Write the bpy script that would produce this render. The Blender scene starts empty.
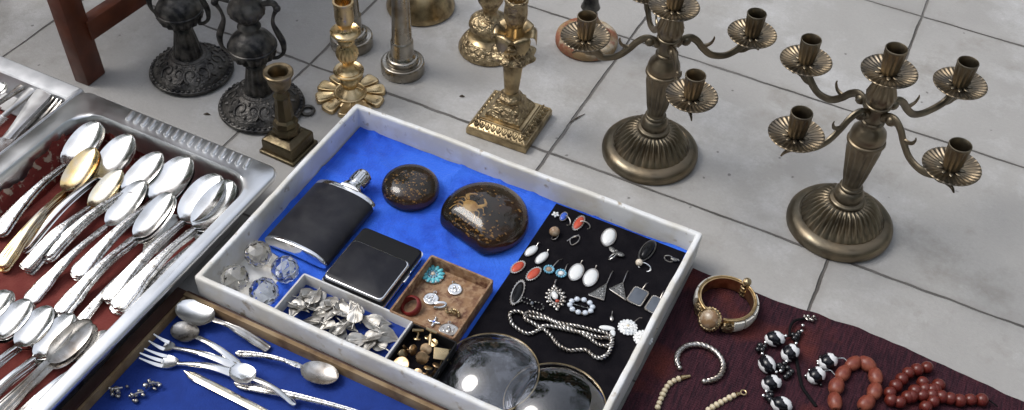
import bpy, bmesh, math, random
from math import sin, cos, pi, sqrt, radians, atan2, hypot
from mathutils import Vector, Matrix, noise, Euler
random.seed(7)
S = bpy.context.scene
COL = S.collection
TAU = 2*pi

# ------------------------------------------------------------------ camera
FPX, PITCH, ROLL, YAW = 1057.6, 0.79634, 0.06428, 0.41579
def cam_axes():
    F = Vector((0, cos(PITCH), -sin(PITCH))); U0 = Vector((0, sin(PITCH), cos(PITCH))); R0 = Vector((1, 0, 0))
    R = R0*cos(ROLL)+U0*sin(ROLL); U = U0*cos(ROLL)-R0*sin(ROLL)
    Z = Matrix.Rotation(YAW, 3, 'Z')
    return Z@R, Z@U, Z@F
CR, CU, CF = cam_axes()
cd = bpy.data.cameras.new('camera'); cam = bpy.data.objects.new('camera', cd); COL.objects.link(cam)
m = Matrix((CR, CU, -CF)).transposed().to_4x4(); m.translation = (0, 0, 1); cam.matrix_world = m
cd.sensor_width = 36; cd.lens = FPX/1024*36; cd.clip_start = .01; cd.clip_end = 500
S.camera = cam
def at(x, y, z=0.0):
    d = CF*FPX+CR*(x-512)-CU*(y-205)
    return Vector((0, 0, 1))+d*((z-1)/d.z)

# ------------------------------------------------------------------ mesh builder
class MB:
    def __init__(s): s.v = []; s.f = []
    def add(s, v, f):
        o = len(s.v); s.v += [Vector(p) for p in v]; s.f += [[i+o for i in q] for q in f]; return s
    def merge(s, o, M=None):
        return s.add([(M@p if M else p) for p in o.v], o.f)
    def xf(s, M): s.v = [M@p for p in s.v]; return s
    def mv(s, x, y, z=0): s.v = [p+Vector((x, y, z)) for p in s.v]; return s
    def box(s, x0, x1, y0, y1, z0, z1, bev=0.0, seg=2):
        bm = bmesh.new(); bmesh.ops.create_cube(bm, size=1)
        for v in bm.verts:
            v.co = ((x0+x1)/2+v.co.x*(x1-x0), (y0+y1)/2+v.co.y*(y1-y0), (z0+z1)/2+v.co.z*(z1-z0))
        if bev > 0: bmesh.ops.bevel(bm, geom=bm.edges[:], offset=bev, segments=seg, profile=.5, affect='EDGES')
        bm.verts.index_update()
        s.add([v.co.copy() for v in bm.verts], [[v.index for v in f.verts] for f in bm.faces]); bm.free(); return s
    def ell(s, c, r, u=16, w=10, M=None):
        r = (r, r, r) if not hasattr(r, '__len__') else r
        v = [(0, 0, 1)]; f = []
        for i in range(1, w):
            for j in range(u): v.append((sin(pi*i/w)*cos(TAU*j/u), sin(pi*i/w)*sin(TAU*j/u), cos(pi*i/w)))
        v.append((0, 0, -1)); n = len(v)-1
        for j in range(u):
            f.append((0, 1+j, 1+(j+1) % u)); f.append((n, 1+(w-2)*u+(j+1) % u, 1+(w-2)*u+j))
            for i in range(w-2): f.append((1+i*u+j, 1+(i+1)*u+j, 1+(i+1)*u+(j+1) % u, 1+i*u+(j+1) % u))
        v = [Vector((p[0]*r[0], p[1]*r[1], p[2]*r[2])) for p in v]
        if M: v = [M@p for p in v]
        return s.add([p+Vector(c) for p in v], f)
    def lathe(s, prof, seg=40, M=None, R=None):
        """profile of (r, z[, amp_r, amp_z, n]) from bottom to top; R(theta) optional radius shape"""
        v = []; f = []
        for p in prof:
            r, z = p[0], p[1]; ar, az, n = (p[2:] if len(p) > 2 else (0, 0, 1))
            for j in range(seg):
                t = TAU*j/seg; k = cos(n*t); rr = r*(1+ar*k)*(R(t) if R else 1)
                v.append(Vector((rr*cos(t), rr*sin(t), z+az*k)))
        L = len(prof)
        for i in range(L-1):
            for j in range(seg):
                a = i*seg+j; b = i*seg+(j+1) % seg; f.append((a, b, b+seg, a+seg))
        if prof[0][0] > 1e-6: f.append(tuple(range(seg-1, -1, -1)))
        if prof[-1][0] > 1e-6: f.append(tuple(range((L-1)*seg, L*seg)))
        if M: v = [M@p for p in v]
        return s.add(v, f)
    def loft(s, loops, cap0=True, cap1=True):
        n = len(loops[0]); v = [p for l in loops for p in l]; f = []
        for i in range(len(loops)-1):
            for j in range(n):
                a = i*n+j; b = i*n+(j+1) % n; f.append((a, b, b+n, a+n))
        if cap0: f.append(tuple(range(n-1, -1, -1)))
        if cap1: f.append(tuple(range((len(loops)-1)*n, len(loops)*n)))
        return s.add(v, f)
    def tube(s, pts, rad, seg=8, closed=False, flat=1.0, up=None):
        pts = [Vector(p) for p in pts]; n = len(pts)
        if not hasattr(rad, '__len__'): rad = [rad]*n
        loops = []; N = None
        for i, p in enumerate(pts):
            a = pts[i-1] if (i > 0 or closed) else p; b = pts[(i+1) % n] if (i < n-1 or closed) else p
            T = (b-a).normalized()
            if up is not None: N = (Vector(up)-T*Vector(up).dot(T)); N = N.normalized() if N.length > 1e-5 else T.orthogonal().normalized()
            elif N is None: N = T.orthogonal().normalized()
            else:
                N = N-T*N.dot(T); N = N.normalized() if N.length > 1e-6 else T.orthogonal().normalized()
            B = T.cross(N)
            loops.append([p+(N*cos(TAU*j/seg)*flat+B*sin(TAU*j/seg))*rad[i] for j in range(seg)])
        if closed:
            v = [p for l in loops for p in l]; f = []
            for i in range(n):
                for j in range(seg):
                    i2 = (i+1) % n; f.append((i*seg+j, i*seg+(j+1) % seg, i2*seg+(j+1) % seg, i2*seg+j))
            return s.add(v, f)
        return s.loft(loops)
    def sheet(s, fn, us, vs, t):
        nu, nv = len(us), len(vs); top = [Vector(fn(u, w)) for u in us for w in vs]
        bot = [p-Vector((0, 0, t)) for p in top]; n = len(top); f = []
        for i in range(nu-1):
            for j in range(nv-1):
                a = i*nv+j; f.append((a, a+nv, a+nv+1, a+1)); f.append((n+a, n+a+1, n+a+nv+1, n+a+nv))
        for i in range(nu-1):
            a = i*nv; f.append((a, n+a, n+a+nv, a+nv)); a = i*nv+nv-1; f.append((a, a+nv, n+a+nv, n+a))
        for j in range(nv-1):
            f.append((j, j+1, n+j+1, n+j)); a = (nu-1)*nv+j; f.append((a, n+a, n+a+1, a+1))
        return s.add(top+bot, f)
    def build(s, name, mat, parent=None, smooth=40):
        me = bpy.data.meshes.new(name); me.from_pydata([tuple(p) for p in s.v], [], s.f)
        bm = bmesh.new(); bm.from_mesh(me); bmesh.ops.recalc_face_normals(bm, faces=bm.faces[:]); bm.to_mesh(me); bm.free()
        me.materials.append(mat)
        if smooth:
            me.shade_smooth(); me.set_sharp_from_angle(angle=radians(smooth))
        o = bpy.data.objects.new(name, me); COL.objects.link(o)
        if parent: o.parent = parent
        return o
def lin(a, b, n): return [a+(b-a)*i/(n-1) for i in range(n)]
def spline(pts, n):
    pts = [Vector(p) for p in pts]; out = []
    P = [2*pts[0]-pts[1]]+pts+[2*pts[-1]-pts[-2]]
    for i in range(1, len(P)-2):
        for k in range(n):
            t = k/n; a, b, c, d = P[i-1], P[i], P[i+1], P[i+2]
            out.append(.5*((2*b)+(c-a)*t+(2*a-5*b+4*c-d)*t*t+(3*b-a-3*c+d)*t**3))
    out.append(pts[-1]); return out
def resample(pts, step):
    out = [pts[0].copy()]; acc = 0
    for a, b in zip(pts, pts[1:]):
        L = (b-a).length; d = step-acc
        while d <= L and L > 0: out.append(a.lerp(b, d/L)); d += step
        acc = L-(d-step)
    return out
def rope(path, R, r, pitch, strands=2, step=None, seg=6):
    path = resample(path, step or pitch/8); mb = MB(); n = len(path)
    fr = []; N = None
    for i in range(n):
        T = (path[min(i+1, n-1)]-path[max(i-1, 0)]).normalized()
        N = T.orthogonal().normalized() if N is None else (N-T*N.dot(T)).normalized()
        fr.append((N.copy(), T.cross(N)))
    st = step or pitch/8
    for k in range(strands):
        mb.tube([path[i]+(fr[i][0]*cos(TAU*(i*st/pitch+k/strands))+fr[i][1]*sin(TAU*(i*st/pitch+k/strands)))*R for i in range(n)], r, seg)
    return mb
def rrect(x0, x1, y0, y1, r, z, k=6, wob=0):
    out = []
    for cx, cy, a in ((x1-r, y1-r, 0), (x0+r, y1-r, 90), (x0+r, y0+r, 180), (x1-r, y0+r, 270)):
        for i in range(k+1):
            t = radians(a+90*i/k); out.append(Vector((cx+r*cos(t), cy+r*sin(t), z)))
    if wob:
        res = []
        for i, p in enumerate(out):
            q = out[(i+1) % len(out)]; res.append(p)
            if (q-p).length > .04:
                m_ = int((q-p).length/.02)
                for j in range(1, m_): res.append(p.lerp(q, j/m_))
        out = [p+Vector((noise.noise(p*9+Vector((3, 0, 0))), noise.noise(p*9+Vector((0, 7, 0))), noise.noise(p*9+Vector((1, 1, 5)))))*wob for p in res]
    return out

# ------------------------------------------------------------------ names, labels
def tag(o, label, cat, group=None, kind=None):
    if label: o['label'] = label
    if cat: o['category'] = cat
    if group: o['group'] = group
    if kind: o['kind'] = kind
    return o
def thing(name, label, cat, loc=(0, 0, 0), rz=0, group=None, rot=None):
    o = bpy.data.objects.new(name, None); COL.objects.link(o); o.empty_display_size = .01
    o.location = loc; o.rotation_euler = rot if rot else (0, 0, rz)
    return tag(o, label, cat, group)
def copy_tree(o, parent=None):
    c = o.copy(); COL.objects.link(c); c.parent = parent
    for ch in list(o.children): copy_tree(ch, c)
    return c
ORD = ['topmost', 'second', 'third', 'fourth', 'fifth', 'sixth', 'seventh']

# ------------------------------------------------------------------ materials
def mat(name, c, metal=0.0, rough=.5, c2=None, ns=40, amt=(.4, .65), bump=0, bs=80, bdist=.001, rvar=.0, c3=None, ns3=6, trans=0, ior=1.45, coat=0, det=4, sheen=0, spec=.5, vor=0):
    m = bpy.data.materials.new(name); m.use_nodes = True; nt = m.node_tree; N = nt.nodes; L = nt.links
    b = N['Principled BSDF']; b.inputs['Metallic'].default_value = metal; b.inputs['Roughness'].default_value = rough
    b.inputs['Base Color'].default_value = (*c, 1); b.inputs['IOR'].default_value = ior
    b.inputs['Transmission Weight'].default_value = trans; b.inputs['Coat Weight'].default_value = coat; b.inputs['Coat Roughness'].default_value = .04
    b.inputs['Specular IOR Level'].default_value = spec
    if sheen: b.inputs['Sheen Weight'].default_value = sheen; b.inputs['Sheen Roughness'].default_value = .4
    tc = N.new('ShaderNodeTexCoord')
    def nz(scale, detail=det):
        n = N.new('ShaderNodeTexNoise'); n.inputs['Scale'].default_value = scale; n.inputs['Detail'].default_value = detail
        L.new(tc.outputs['Object'], n.inputs['Vector']); return n
    def ramp(src, a, b_):
        r = N.new('ShaderNodeMapRange'); r.inputs['From Min'].default_value = a; r.inputs['From Max'].default_value = b_; L.new(src, r.inputs['Value']); return r.outputs[0]
    col = None
    for cc, sc, am in ((c2, ns, amt), (c3, ns3, (.45, .6))):
        if cc:
            mx = N.new('ShaderNodeMix'); mx.data_type = 'RGBA'
            L.new(ramp(nz(sc).outputs['Fac'], *am), mx.inputs['Factor'])
            if col is None: mx.inputs['A'].default_value = (*c, 1)
            else: L.new(col, mx.inputs['A'])
            mx.inputs['B'].default_value = (*cc, 1); col = mx.outputs['Result']
    if col: L.new(col, b.inputs['Base Color'])
    if rvar:
        r = N.new('ShaderNodeMapRange'); r.inputs['To Min'].default_value = max(.02, rough-rvar); r.inputs['To Max'].default_value = rough+rvar
        r.inputs['From Min'].default_value = .35; r.inputs['From Max'].default_value = .65
        L.new(nz(ns*1.7).outputs['Fac'], r.inputs['Value']); L.new(r.outputs[0], b.inputs['Roughness'])
    if bump:
        bp = N.new('ShaderNodeBump'); bp.inputs['Strength'].default_value = bump; bp.inputs['Distance'].default_value = bdist
        if vor:
            w = N.new('ShaderNodeTexVoronoi'); w.feature = 'SMOOTH_F1'; w.inputs['Scale'].default_value = bs
            ds = nz(bs*.5); mxv = N.new('ShaderNodeVectorMath'); mxv.operation = 'MULTIPLY_ADD'; mxv.inputs[1].default_value = (.02, .02, .02)
            L.new(ds.outputs['Color'], mxv.inputs[0]); L.new(tc.outputs['Object'], mxv.inputs[2]); L.new(mxv.outputs[0], w.inputs['Vector']); L.new(w.outputs['Distance'], bp.inputs['Height'])
        else: L.new(nz(bs).outputs['Fac'], bp.inputs['Height'])
        L.new(bp.outputs[0], b.inputs['Normal'])
    return m
SILVER = mat('silver', (.88, .88, .87), 1, .19, (.68, .66, .62), 30, (.46, .74), rvar=.07, bump=.10, bs=60, bdist=.001)
SILVER_ENG = mat('silver_engraved', (.80, .79, .77), 1, .24, (.30, .28, .25), 230, (.50, .66), rvar=.06, bump=.4, bs=430, bdist=.0006, vor=1)
SILVER_OLD = mat('silver_tarnished', (.58, .56, .53), 1, .30, (.27, .23, .19), 60, (.42, .72), rvar=.08, bump=.12, bs=160, bdist=.0006)
SILVER_DARK = mat('silver_dark', (.30, .29, .27), 1, .3, (.10, .095, .09), 60, (.4, .7), rvar=.08, bump=.4, bs=160)
MARC = mat('marcasite', (.30, .30, .29), 1, .40, (.06, .06, .06), 900, (.45, .6), bump=1, bs=900, bdist=.0006)
GOLD = mat('gold_plate', (.90, .66, .30), 1, .2, (.80, .72, .60), 50, (.4, .7), rvar=.06, bump=.1, bs=90)
GOLD_OLD = mat('old_gold', (.60, .43, .22), 1, .34, (.34, .23, .11), 90, (.42, .68), rvar=.06, bump=.3, bs=200)
GOLD_PALE = mat('gold_wash', (.88, .78, .56), 1, .22, (.86, .84, .80), 50, (.4, .7), rvar=.06)
STEEL = mat('stainless_steel', (.82, .83, .84), 1, .36, (.68, .69, .70), 14, (.4, .7), rvar=.07, bump=.2, bs=160, bdist=.0006)
ALU = mat('aluminium', (.42, .43, .45), 1, .62, (.62, .63, .65), 20, (.35, .7), rvar=.08, bump=.2, bs=120)
CHROME = mat('chrome', (.85, .85, .86), 1, .12)
BRASS = mat('brass', (.74, .56, .31), 1, .32, (.52, .38, .19), 55, (.42, .7), rvar=.08, bump=.15, bs=120, c3=(.60, .47, .28), ns3=18)
BRASS_OLD = mat('antique_brass', (.49, .38, .22), 1, .37, (.16, .12, .07), 45, (.42, .68), rvar=.08, bump=.25, bs=150)
BRASS_ORN = mat('antique_brass_ornate', (.49, .385, .235), 1, .40, (.20, .15, .09), 110, (.45, .66), rvar=.08, bump=1, bs=190, bdist=.0028, vor=1)
BRASS_WORN = mat('worn_brass', (.28, .22, .14), 1, .40, (.13, .10, .06), 50, (.4, .66), rvar=.08, bump=.4, bs=120, bdist=.001)
BRASS_DULL = mat('dull_brass', (.11, .086, .054), 1, .42, (.12, .10, .06), 50, (.4, .66), rvar=.08, bump=.5, bs=120, bdist=.002)
BRONZE = mat('bronze', (.195, .168, .122), 1, .40, (.095, .078, .058), 35, (.4, .7), rvar=.07, bump=.25, bs=130, c3=(.25, .20, .135), ns3=15)
BRONZE_LT = mat('bronze_pan', (.30, .235, .155), 1, .40, (.14, .12, .095), 45, (.4, .66), rvar=.08, bump=.3, bs=130)
PEWTER = mat('pewter', (.44, .41, .36), 1, .30, (.20, .17, .13), 30, (.42, .7), rvar=.09, bump=.2, bs=80)
IRON = mat('cast_iron', (.125, .118, .108), .7, .42, (.022, .022, .024), 60, (.4, .65), rvar=.08, bump=.5, bs=160, bdist=.001)
IRON_ORN = mat('cast_iron_embossed', (.130, .122, .112), .7, .42, (.045, .043, .042), 60, (.4, .65), rvar=.06, bump=.6, bs=230, bdist=.0018, vor=1)
RUST = mat('rusty_paint', (.26, .095, .05), 0, .65, (.46, .39, .29), 28, (.48, .56), bump=.5, bs=90, c3=(.30, .20, .10), ns3=60)
WOOD_RED = mat('red_brown_wood', (.155, .042, .019), 0, .40, (.075, .022, .011), 30, (.35, .7), bump=.25, bs=90, rvar=.08)
WHITE_PAINT = mat('scuffed_white_paint', (.78, .79, .80), 0, .5, (.38, .32, .24), 75, (.60, .70), bump=.5, bs=120, c3=(.70, .68, .63), ns3=26, rvar=.1, det=9)
WHITE_PLASTIC = mat('white_card', (.62, .62, .62), 0, .55, (.50, .48, .44), 30, (.5, .7), bump=.15, bs=120)
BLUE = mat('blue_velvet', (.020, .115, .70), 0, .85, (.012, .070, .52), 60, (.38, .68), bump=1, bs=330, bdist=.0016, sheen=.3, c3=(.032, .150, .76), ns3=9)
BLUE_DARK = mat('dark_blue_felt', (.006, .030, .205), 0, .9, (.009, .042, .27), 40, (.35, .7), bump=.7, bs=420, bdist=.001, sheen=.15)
BLACK_VELVET = mat('black_velvet', (.0050, .0045, .0065), 0, .95, (.009, .008, .010), 60, (.4, .7), bump=.6, bs=500, bdist=.0007, spec=.12)
LEATHER = mat('black_leather', (.012, .012, .017), 0, .42, (.026, .026, .03), 40, (.4, .7), bump=.35, bs=700, bdist=.0004, rvar=.05, spec=.35)
BLACK_GLOSS = mat('black_card', (.008, .008, .009), 0, .5, spec=.3, bump=.2, bs=300, bdist=.0005)
CARD_BROWN = mat('brown_card', (.27, .155, .08), 0, .7, (.12, .05, .03), 60, (.42, .62), bump=.4, bs=200, c3=(.34, .22, .13), ns3=130)
WOOD_TAN = mat('worn_tan_wood', (.24, .155, .075), 0, .65, (.085, .045, .022), 45, (.46, .7), bump=.4, bs=110, c3=(.32, .23, .13), ns3=18)
WOOD_DARK = mat('dark_brown_wood', (.042, .016, .011), 0, .42, (.08, .032, .02), 22, (.45, .75), bump=.25, bs=80)
RED_CLOTH = mat('red_felt', (.135, .019, .015), 0, .92, (.19, .040, .030), 30, (.4, .7), bump=.7, bs=350, bdist=.001, sheen=.2)
RED_TORN = mat('torn_red_lining', (.15, .02, .016), 0, .9, (.36, .28, .22), 90, (.56, .63), bump=.8, bs=120, bdist=.003)
PALE_STEEL = mat('pale_steel', (.80, .80, .80), 1, .42, (.62, .62, .62), 30, (.4, .7), rvar=.06)
PAPER = mat('white_paper', (.62, .62, .62), 0, .7, (.5, .5, .5), 40, (.4, .7))
WHITE_STONE = mat('white_stone', (.80, .81, .80), 0, .18, (.70, .74, .76), 90, (.45, .65), coat=.5)
CORAL = mat('coral_stone', (.56, .085, .04), 0, .28, (.42, .05, .025), 160, (.4, .65), coat=.3, bump=.2, bs=200)
CORAL_BEAD = mat('coral_bead', (.185, .044, .029), 0, .38, (.17, .032, .015), 110, (.4, .65), bump=.4, bs=160, c3=(.28, .088, .054), ns3=60)
RED_BEAD = mat('dark_red_bead', (.115, .019, .011), 0, .34, (.11, .014, .012), 90, (.4, .65), bump=.25, bs=160, coat=.2)
BLACK_STONE = mat('black_onyx', (.008, .008, .009), 0, .1, spec=.25)
GREY_STONE = mat('grey_hematite', (.10, .115, .14), 0, .14)
BLUE_STONE = mat('lapis_stone', (.03, .09, .50), 0, .15, (.06, .16, .62), 150, coat=.6)
TURQ = mat('turquoise', (.09, .47, .57), 0, .3, (.16, .56, .64), 200, coat=.3)
PALE_BLUE = mat('pale_blue_bead', (.16, .42, .58), 0, .25, coat=.4)
PEARL = mat('pearl', (.70, .62, .50), 0, .22, coat=.5)
TAN_STONE = mat('tan_agate', (.25, .15, .08), 0, .22, (.42, .34, .25), 120, (.4, .65), coat=.1)
MILK = mat('milky_quartz', (.62, .68, .76), 0, .16, coat=.6)
BONE = mat('bone', (.66, .58, .42), 0, .4, (.50, .40, .25), 140, (.45, .65))
IVORY = mat('ivory_inlay', (.72, .70, .64), 0, .3, (.56, .50, .42), 80, (.5, .7), coat=.2)
BLACK_BEAD = mat('black_glass_bead', (.007, .007, .009), 0, .1, coat=.6)
CORD = mat('black_cord', (.006, .006, .007), 0, .8, spec=.15, bump=.5, bs=900, bdist=.0005)
RED_RING = mat('dark_red_resin', (.21, .022, .018), 0, .42, (.14, .012, .010), 100, bump=.2, bs=200)
GLASS = mat('clear_glass', (.93, .94, .95), 0, .0, trans=1, ior=1.46)
GLASS_SMOKE = mat('smoke_glass', (.93, .94, .97), 0, .0, trans=1, ior=1.62)
CRYSTAL_Y = mat('champagne_crystal', (.93, .87, .76), 0, .0, trans=1, ior=1.7, coat=1)
CRYSTAL_B = mat('pale_blue_crystal', (.66, .72, .82), 0, .0, trans=1, ior=1.7, coat=1)
RESIN = mat('amber_resin', (.80, .68, .48), 0, .02, trans=1, ior=1.5)
RESIN_BASE = mat('dark_resin_base', (.012, .008, .006), 0, .3, (.045, .022, .009), 60, (.6, .75), c3=(.034, .012, .008), ns3=25)
GRIT = mat('golden_grit', (.55, .34, .12), 0, .5, (.15, .08, .03), 200)
CRAB = mat('crab_shell', (.80, .58, .28), 0, .45, (.62, .38, .15), 150, (.4, .65))
DEBRIS = mat('dry_leaf', (.06, .045, .03), 0, .8)

def stripe_mat():
    m = bpy.data.materials.new('black_white_glass'); m.use_nodes = True; N = m.node_tree.nodes; L = m.node_tree.links
    b = N['Principled BSDF']; b.inputs['Roughness'].default_value = .12; b.inputs['Specular IOR Level'].default_value = .4
    tc = N.new('ShaderNodeTexCoord'); w = N.new('ShaderNodeTexWave'); w.wave_type = 'BANDS'; w.bands_direction = 'DIAGONAL'
    w.inputs['Scale'].default_value = 24; w.inputs['Distortion'].default_value = .9; w.inputs['Detail'].default_value = 0; w.inputs['Detail Scale'].default_value = 8
    L.new(tc.outputs['Object'], w.inputs['Vector'])
    r = N.new('ShaderNodeValToRGB'); r.color_ramp.interpolation = 'LINEAR'
    e = r.color_ramp.elements; e[0].position = .66; e[0].color = (.006, .006, .009, 1); e[1].position = .71; e[1].color = (.80, .81, .82, 1)
    L.new(w.outputs['Fac'], r.inputs['Fac']); L.new(r.outputs[0], b.inputs['Base Color']); return m
STRIPE = stripe_mat()

def cloth_mat():
    m = bpy.data.materials.new('maroon_ribbed_cloth'); m.use_nodes = True; N = m.node_tree.nodes; L = m.node_tree.links
    b = N['Principled BSDF']; b.inputs['Roughness'].default_value = .85; b.inputs['Specular IOR Level'].default_value = .2
    tc = N.new('ShaderNodeTexCoord'); mp = N.new('ShaderNodeMapping'); L.new(tc.outputs['Object'], mp.inputs['Vector'])
    mp.inputs['Scale'].default_value = (420, 45, 45); mp.inputs['Rotation'].default_value = (0, 0, .06)
    n = N.new('ShaderNodeTexNoise'); n.inputs['Scale'].default_value = 1; n.inputs['Detail'].default_value = 3; L.new(mp.outputs[0], n.inputs['Vector'])
    n2 = N.new('ShaderNodeTexNoise'); n2.inputs['Scale'].default_value = 11; n2.inputs['Detail'].default_value = 4; L.new(tc.outputs['Object'], n2.inputs['Vector'])
    r = N.new('ShaderNodeValToRGB'); e = r.color_ramp.elements
    e[0].position = .32; e[0].color = (.020, .008, .014, 1); e[1].position = .74; e[1].color = (.066, .019, .028, 1); L.new(n.outputs['Fac'], r.inputs['Fac'])
    r2 = N.new('ShaderNodeMapRange'); r2.inputs['From Min'].default_value = .54; r2.inputs['From Max'].default_value = .70; L.new(n2.outputs['Fac'], r2.inputs['Value'])
    mx = N.new('ShaderNodeMix'); mx.data_type = 'RGBA'; L.new(r2.outputs[0], mx.inputs['Factor']); L.new(r.outputs[0], mx.inputs['A']); mx.inputs['B'].default_value = (.115, .026, .020, 1)
    L.new(mx.outputs['Result'], b.inputs['Base Color'])
    bp = N.new('ShaderNodeBump'); bp.inputs['Strength'].default_value = .8; bp.inputs['Distance'].default_value = .0015; wv = N.new('ShaderNodeTexWave'); wv.bands_direction = 'Y'; wv.inputs['Scale'].default_value = 95; wv.inputs['Distortion'].default_value = 1.5; wv.inputs['Detail Scale'].default_value = 20; L.new(tc.outputs['Object'], wv.inputs['Vector'])
    ad = N.new('ShaderNodeMath'); ad.operation = 'MULTIPLY_ADD'; L.new(wv.outputs['Fac'], ad.inputs[0]); ad.inputs[1].default_value = .35; L.new(n.outputs['Fac'], ad.inputs[2]); bp.inputs['Distance'].default_value = .0025; L.new(ad.outputs[0], bp.inputs['Height']); L.new(bp.outputs[0], b.inputs['Normal'])
    return m
MAROON = cloth_mat()

TX, TY, OX, OY = .3985, .3005, .004, 1.012
def paving_mat():
    m = bpy.data.materials.new('grey_flagstone'); m.use_nodes = True; N = m.node_tree.nodes; L = m.node_tree.links
    b = N['Principled BSDF']
    tc = N.new('ShaderNodeTexCoord')
    def nz(scale, det=5, rough=.55, vec=None):
        n = N.new('ShaderNodeTexNoise'); n.inputs['Scale'].default_value = scale; n.inputs['Detail'].default_value = det; n.inputs['Roughness'].default_value = rough
        L.new(vec or tc.outputs['Object'], n.inputs['Vector']); return n
    def math_(op, a, b_=None, clamp=False):
        n = N.new('ShaderNodeMath'); n.operation = op; n.use_clamp = clamp
        for i, q in enumerate((a, b_)):
            if q is None: continue
            if isinstance(q, (int, float)): n.inputs[i].default_value = q
            else: L.new(q, n.inputs[i])
        return n.outputs[0]
    def mr(src, a, b_, c=0, d=1):
        n = N.new('ShaderNodeMapRange'); n.inputs['From Min'].default_value = a; n.inputs['From Max'].default_value = b_; n.inputs['To Min'].default_value = c; n.inputs['To Max'].default_value = d
        L.new(src, n.inputs['Value']); return n.outputs[0]
    def mix(f, A, B):
        n = N.new('ShaderNodeMix'); n.data_type = 'RGBA'; L.new(f, n.inputs['Factor'])
        for k, q in (('A', A), ('B', B)):
            if isinstance(q, tuple): n.inputs[k].default_value = (*q, 1)
            else: L.new(q, n.inputs[k])
        return n.outputs['Result']
    wob = nz(22, 4); sv = N.new('ShaderNodeVectorMath'); sv.operation = 'MULTIPLY_ADD'; sv.inputs[1].default_value = (.005, .005, 0)
    L.new(wob.outputs['Color'], sv.inputs[0]); L.new(tc.outputs['Object'], sv.inputs[2])
    sp = N.new('ShaderNodeSeparateXYZ'); L.new(sv.outputs[0], sp.inputs[0])
    def joint(src, o, T):
        t = math_('DIVIDE', math_('SUBTRACT', src, o+.0025), T); fl = math_('FLOOR', t)
        fr = math_('SUBTRACT', t, fl); d = math_('MULTIPLY', math_('MINIMUM', fr, math_('SUBTRACT', 1.0, fr)), T); return d, fl
    dx, ix = joint(sp.outputs[0], OX, TX); dy, iy = joint(sp.outputs[1], OY, TY)
    d = math_('MINIMUM', dx, dy)
    gw = mr(nz(3.2, 5, .7).outputs['Fac'], .35, .65, .0004, .0019); gap = mr(math_('SUBTRACT', d, gw), 0, .0012, 1, 0)
    soft = math_('MULTIPLY', mr(d, .001, .014, 1, 0), mr(nz(18, 6, .7).outputs['Fac'], .35, .65))
    cv = N.new('ShaderNodeCombineXYZ'); L.new(ix, cv.inputs[0]); L.new(iy, cv.inputs[1])
    wn = N.new('ShaderNodeTexWhiteNoise'); wn.noise_dimensions = '3D'; L.new(cv.outputs[0], wn.inputs['Vector'])
    col = mix(mr(nz(2.6, 6, .6).outputs['Fac'], .35, .68), (.335, .325, .312), (.470, .458, .440))
    col = mix(math_('MULTIPLY', wn.outputs['Value'], .35), col, (.34, .33, .31))
    col = mix(mr(nz(3.4, 10, .72).outputs['Fac'], .50, .64, 0, .9), col, (.55, .55, .55))
    col = mix(mr(nz(5.3, 10, .75).outputs['Fac'], .53, .68, 0, .9), col, (.255, .235, .205))
    col = mix(mr(nz(210, 6, .8).outputs['Fac'], .35, .7, 0, .55), col, (.31, .305, .295))
    v = N.new('ShaderNodeTexVoronoi'); v.inputs['Scale'].default_value = 38; L.new(tc.outputs['Object'], v.inputs['Vector'])
    sc = N.new('ShaderNodeSeparateColor'); L.new(v.outputs['Color'], sc.inputs[0])
    spk = math_('MULTIPLY', mr(math_('ADD', v.outputs['Distance'], math_('MULTIPLY', nz(160, 3).outputs['Fac'], .25)), .17, .22, 1, 0), mr(sc.outputs[0], .80, .81))
    col = mix(math_('MULTIPLY', spk, .7), col, (.07, .065, .06))
    col = mix(math_('MULTIPLY', soft, .6), col, (.27, .255, .235))
    col = mix(math_('MULTIPLY', gap, mr(nz(5, 4).outputs['Fac'], .3, .6, .55, 1)), col, (.085, .078, .07))
    L.new(col, b.inputs['Base Color'])
    L.new(mr(nz(12, 6, .6).outputs['Fac'], .3, .7, .42, .68), b.inputs['Roughness']); b.inputs['Specular IOR Level'].default_value = .45
    h = math_('ADD', math_('MULTIPLY', nz(140, 8, .75).outputs['Fac'], .22), math_('MULTIPLY', nz(7, 4).outputs['Fac'], .35))
    h = math_('SUBTRACT', h, math_('MULTIPLY', gap, 1.2))
    bp = N.new('ShaderNodeBump'); bp.inputs['Strength'].default_value = .8; bp.inputs['Distance'].default_value = .004; L.new(h, bp.inputs['Height']); L.new(bp.outputs[0], b.inputs['Normal'])
    return m

# ------------------------------------------------------------------ setting
g = MB().add([(-150, -150, 0), (150, -150, 0), (150, 150, 0), (-150, 150, 0)], [(0, 1, 2, 3)]).build('paving', paving_mat(), smooth=0)
tag(g, None, None, kind='structure')

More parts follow.
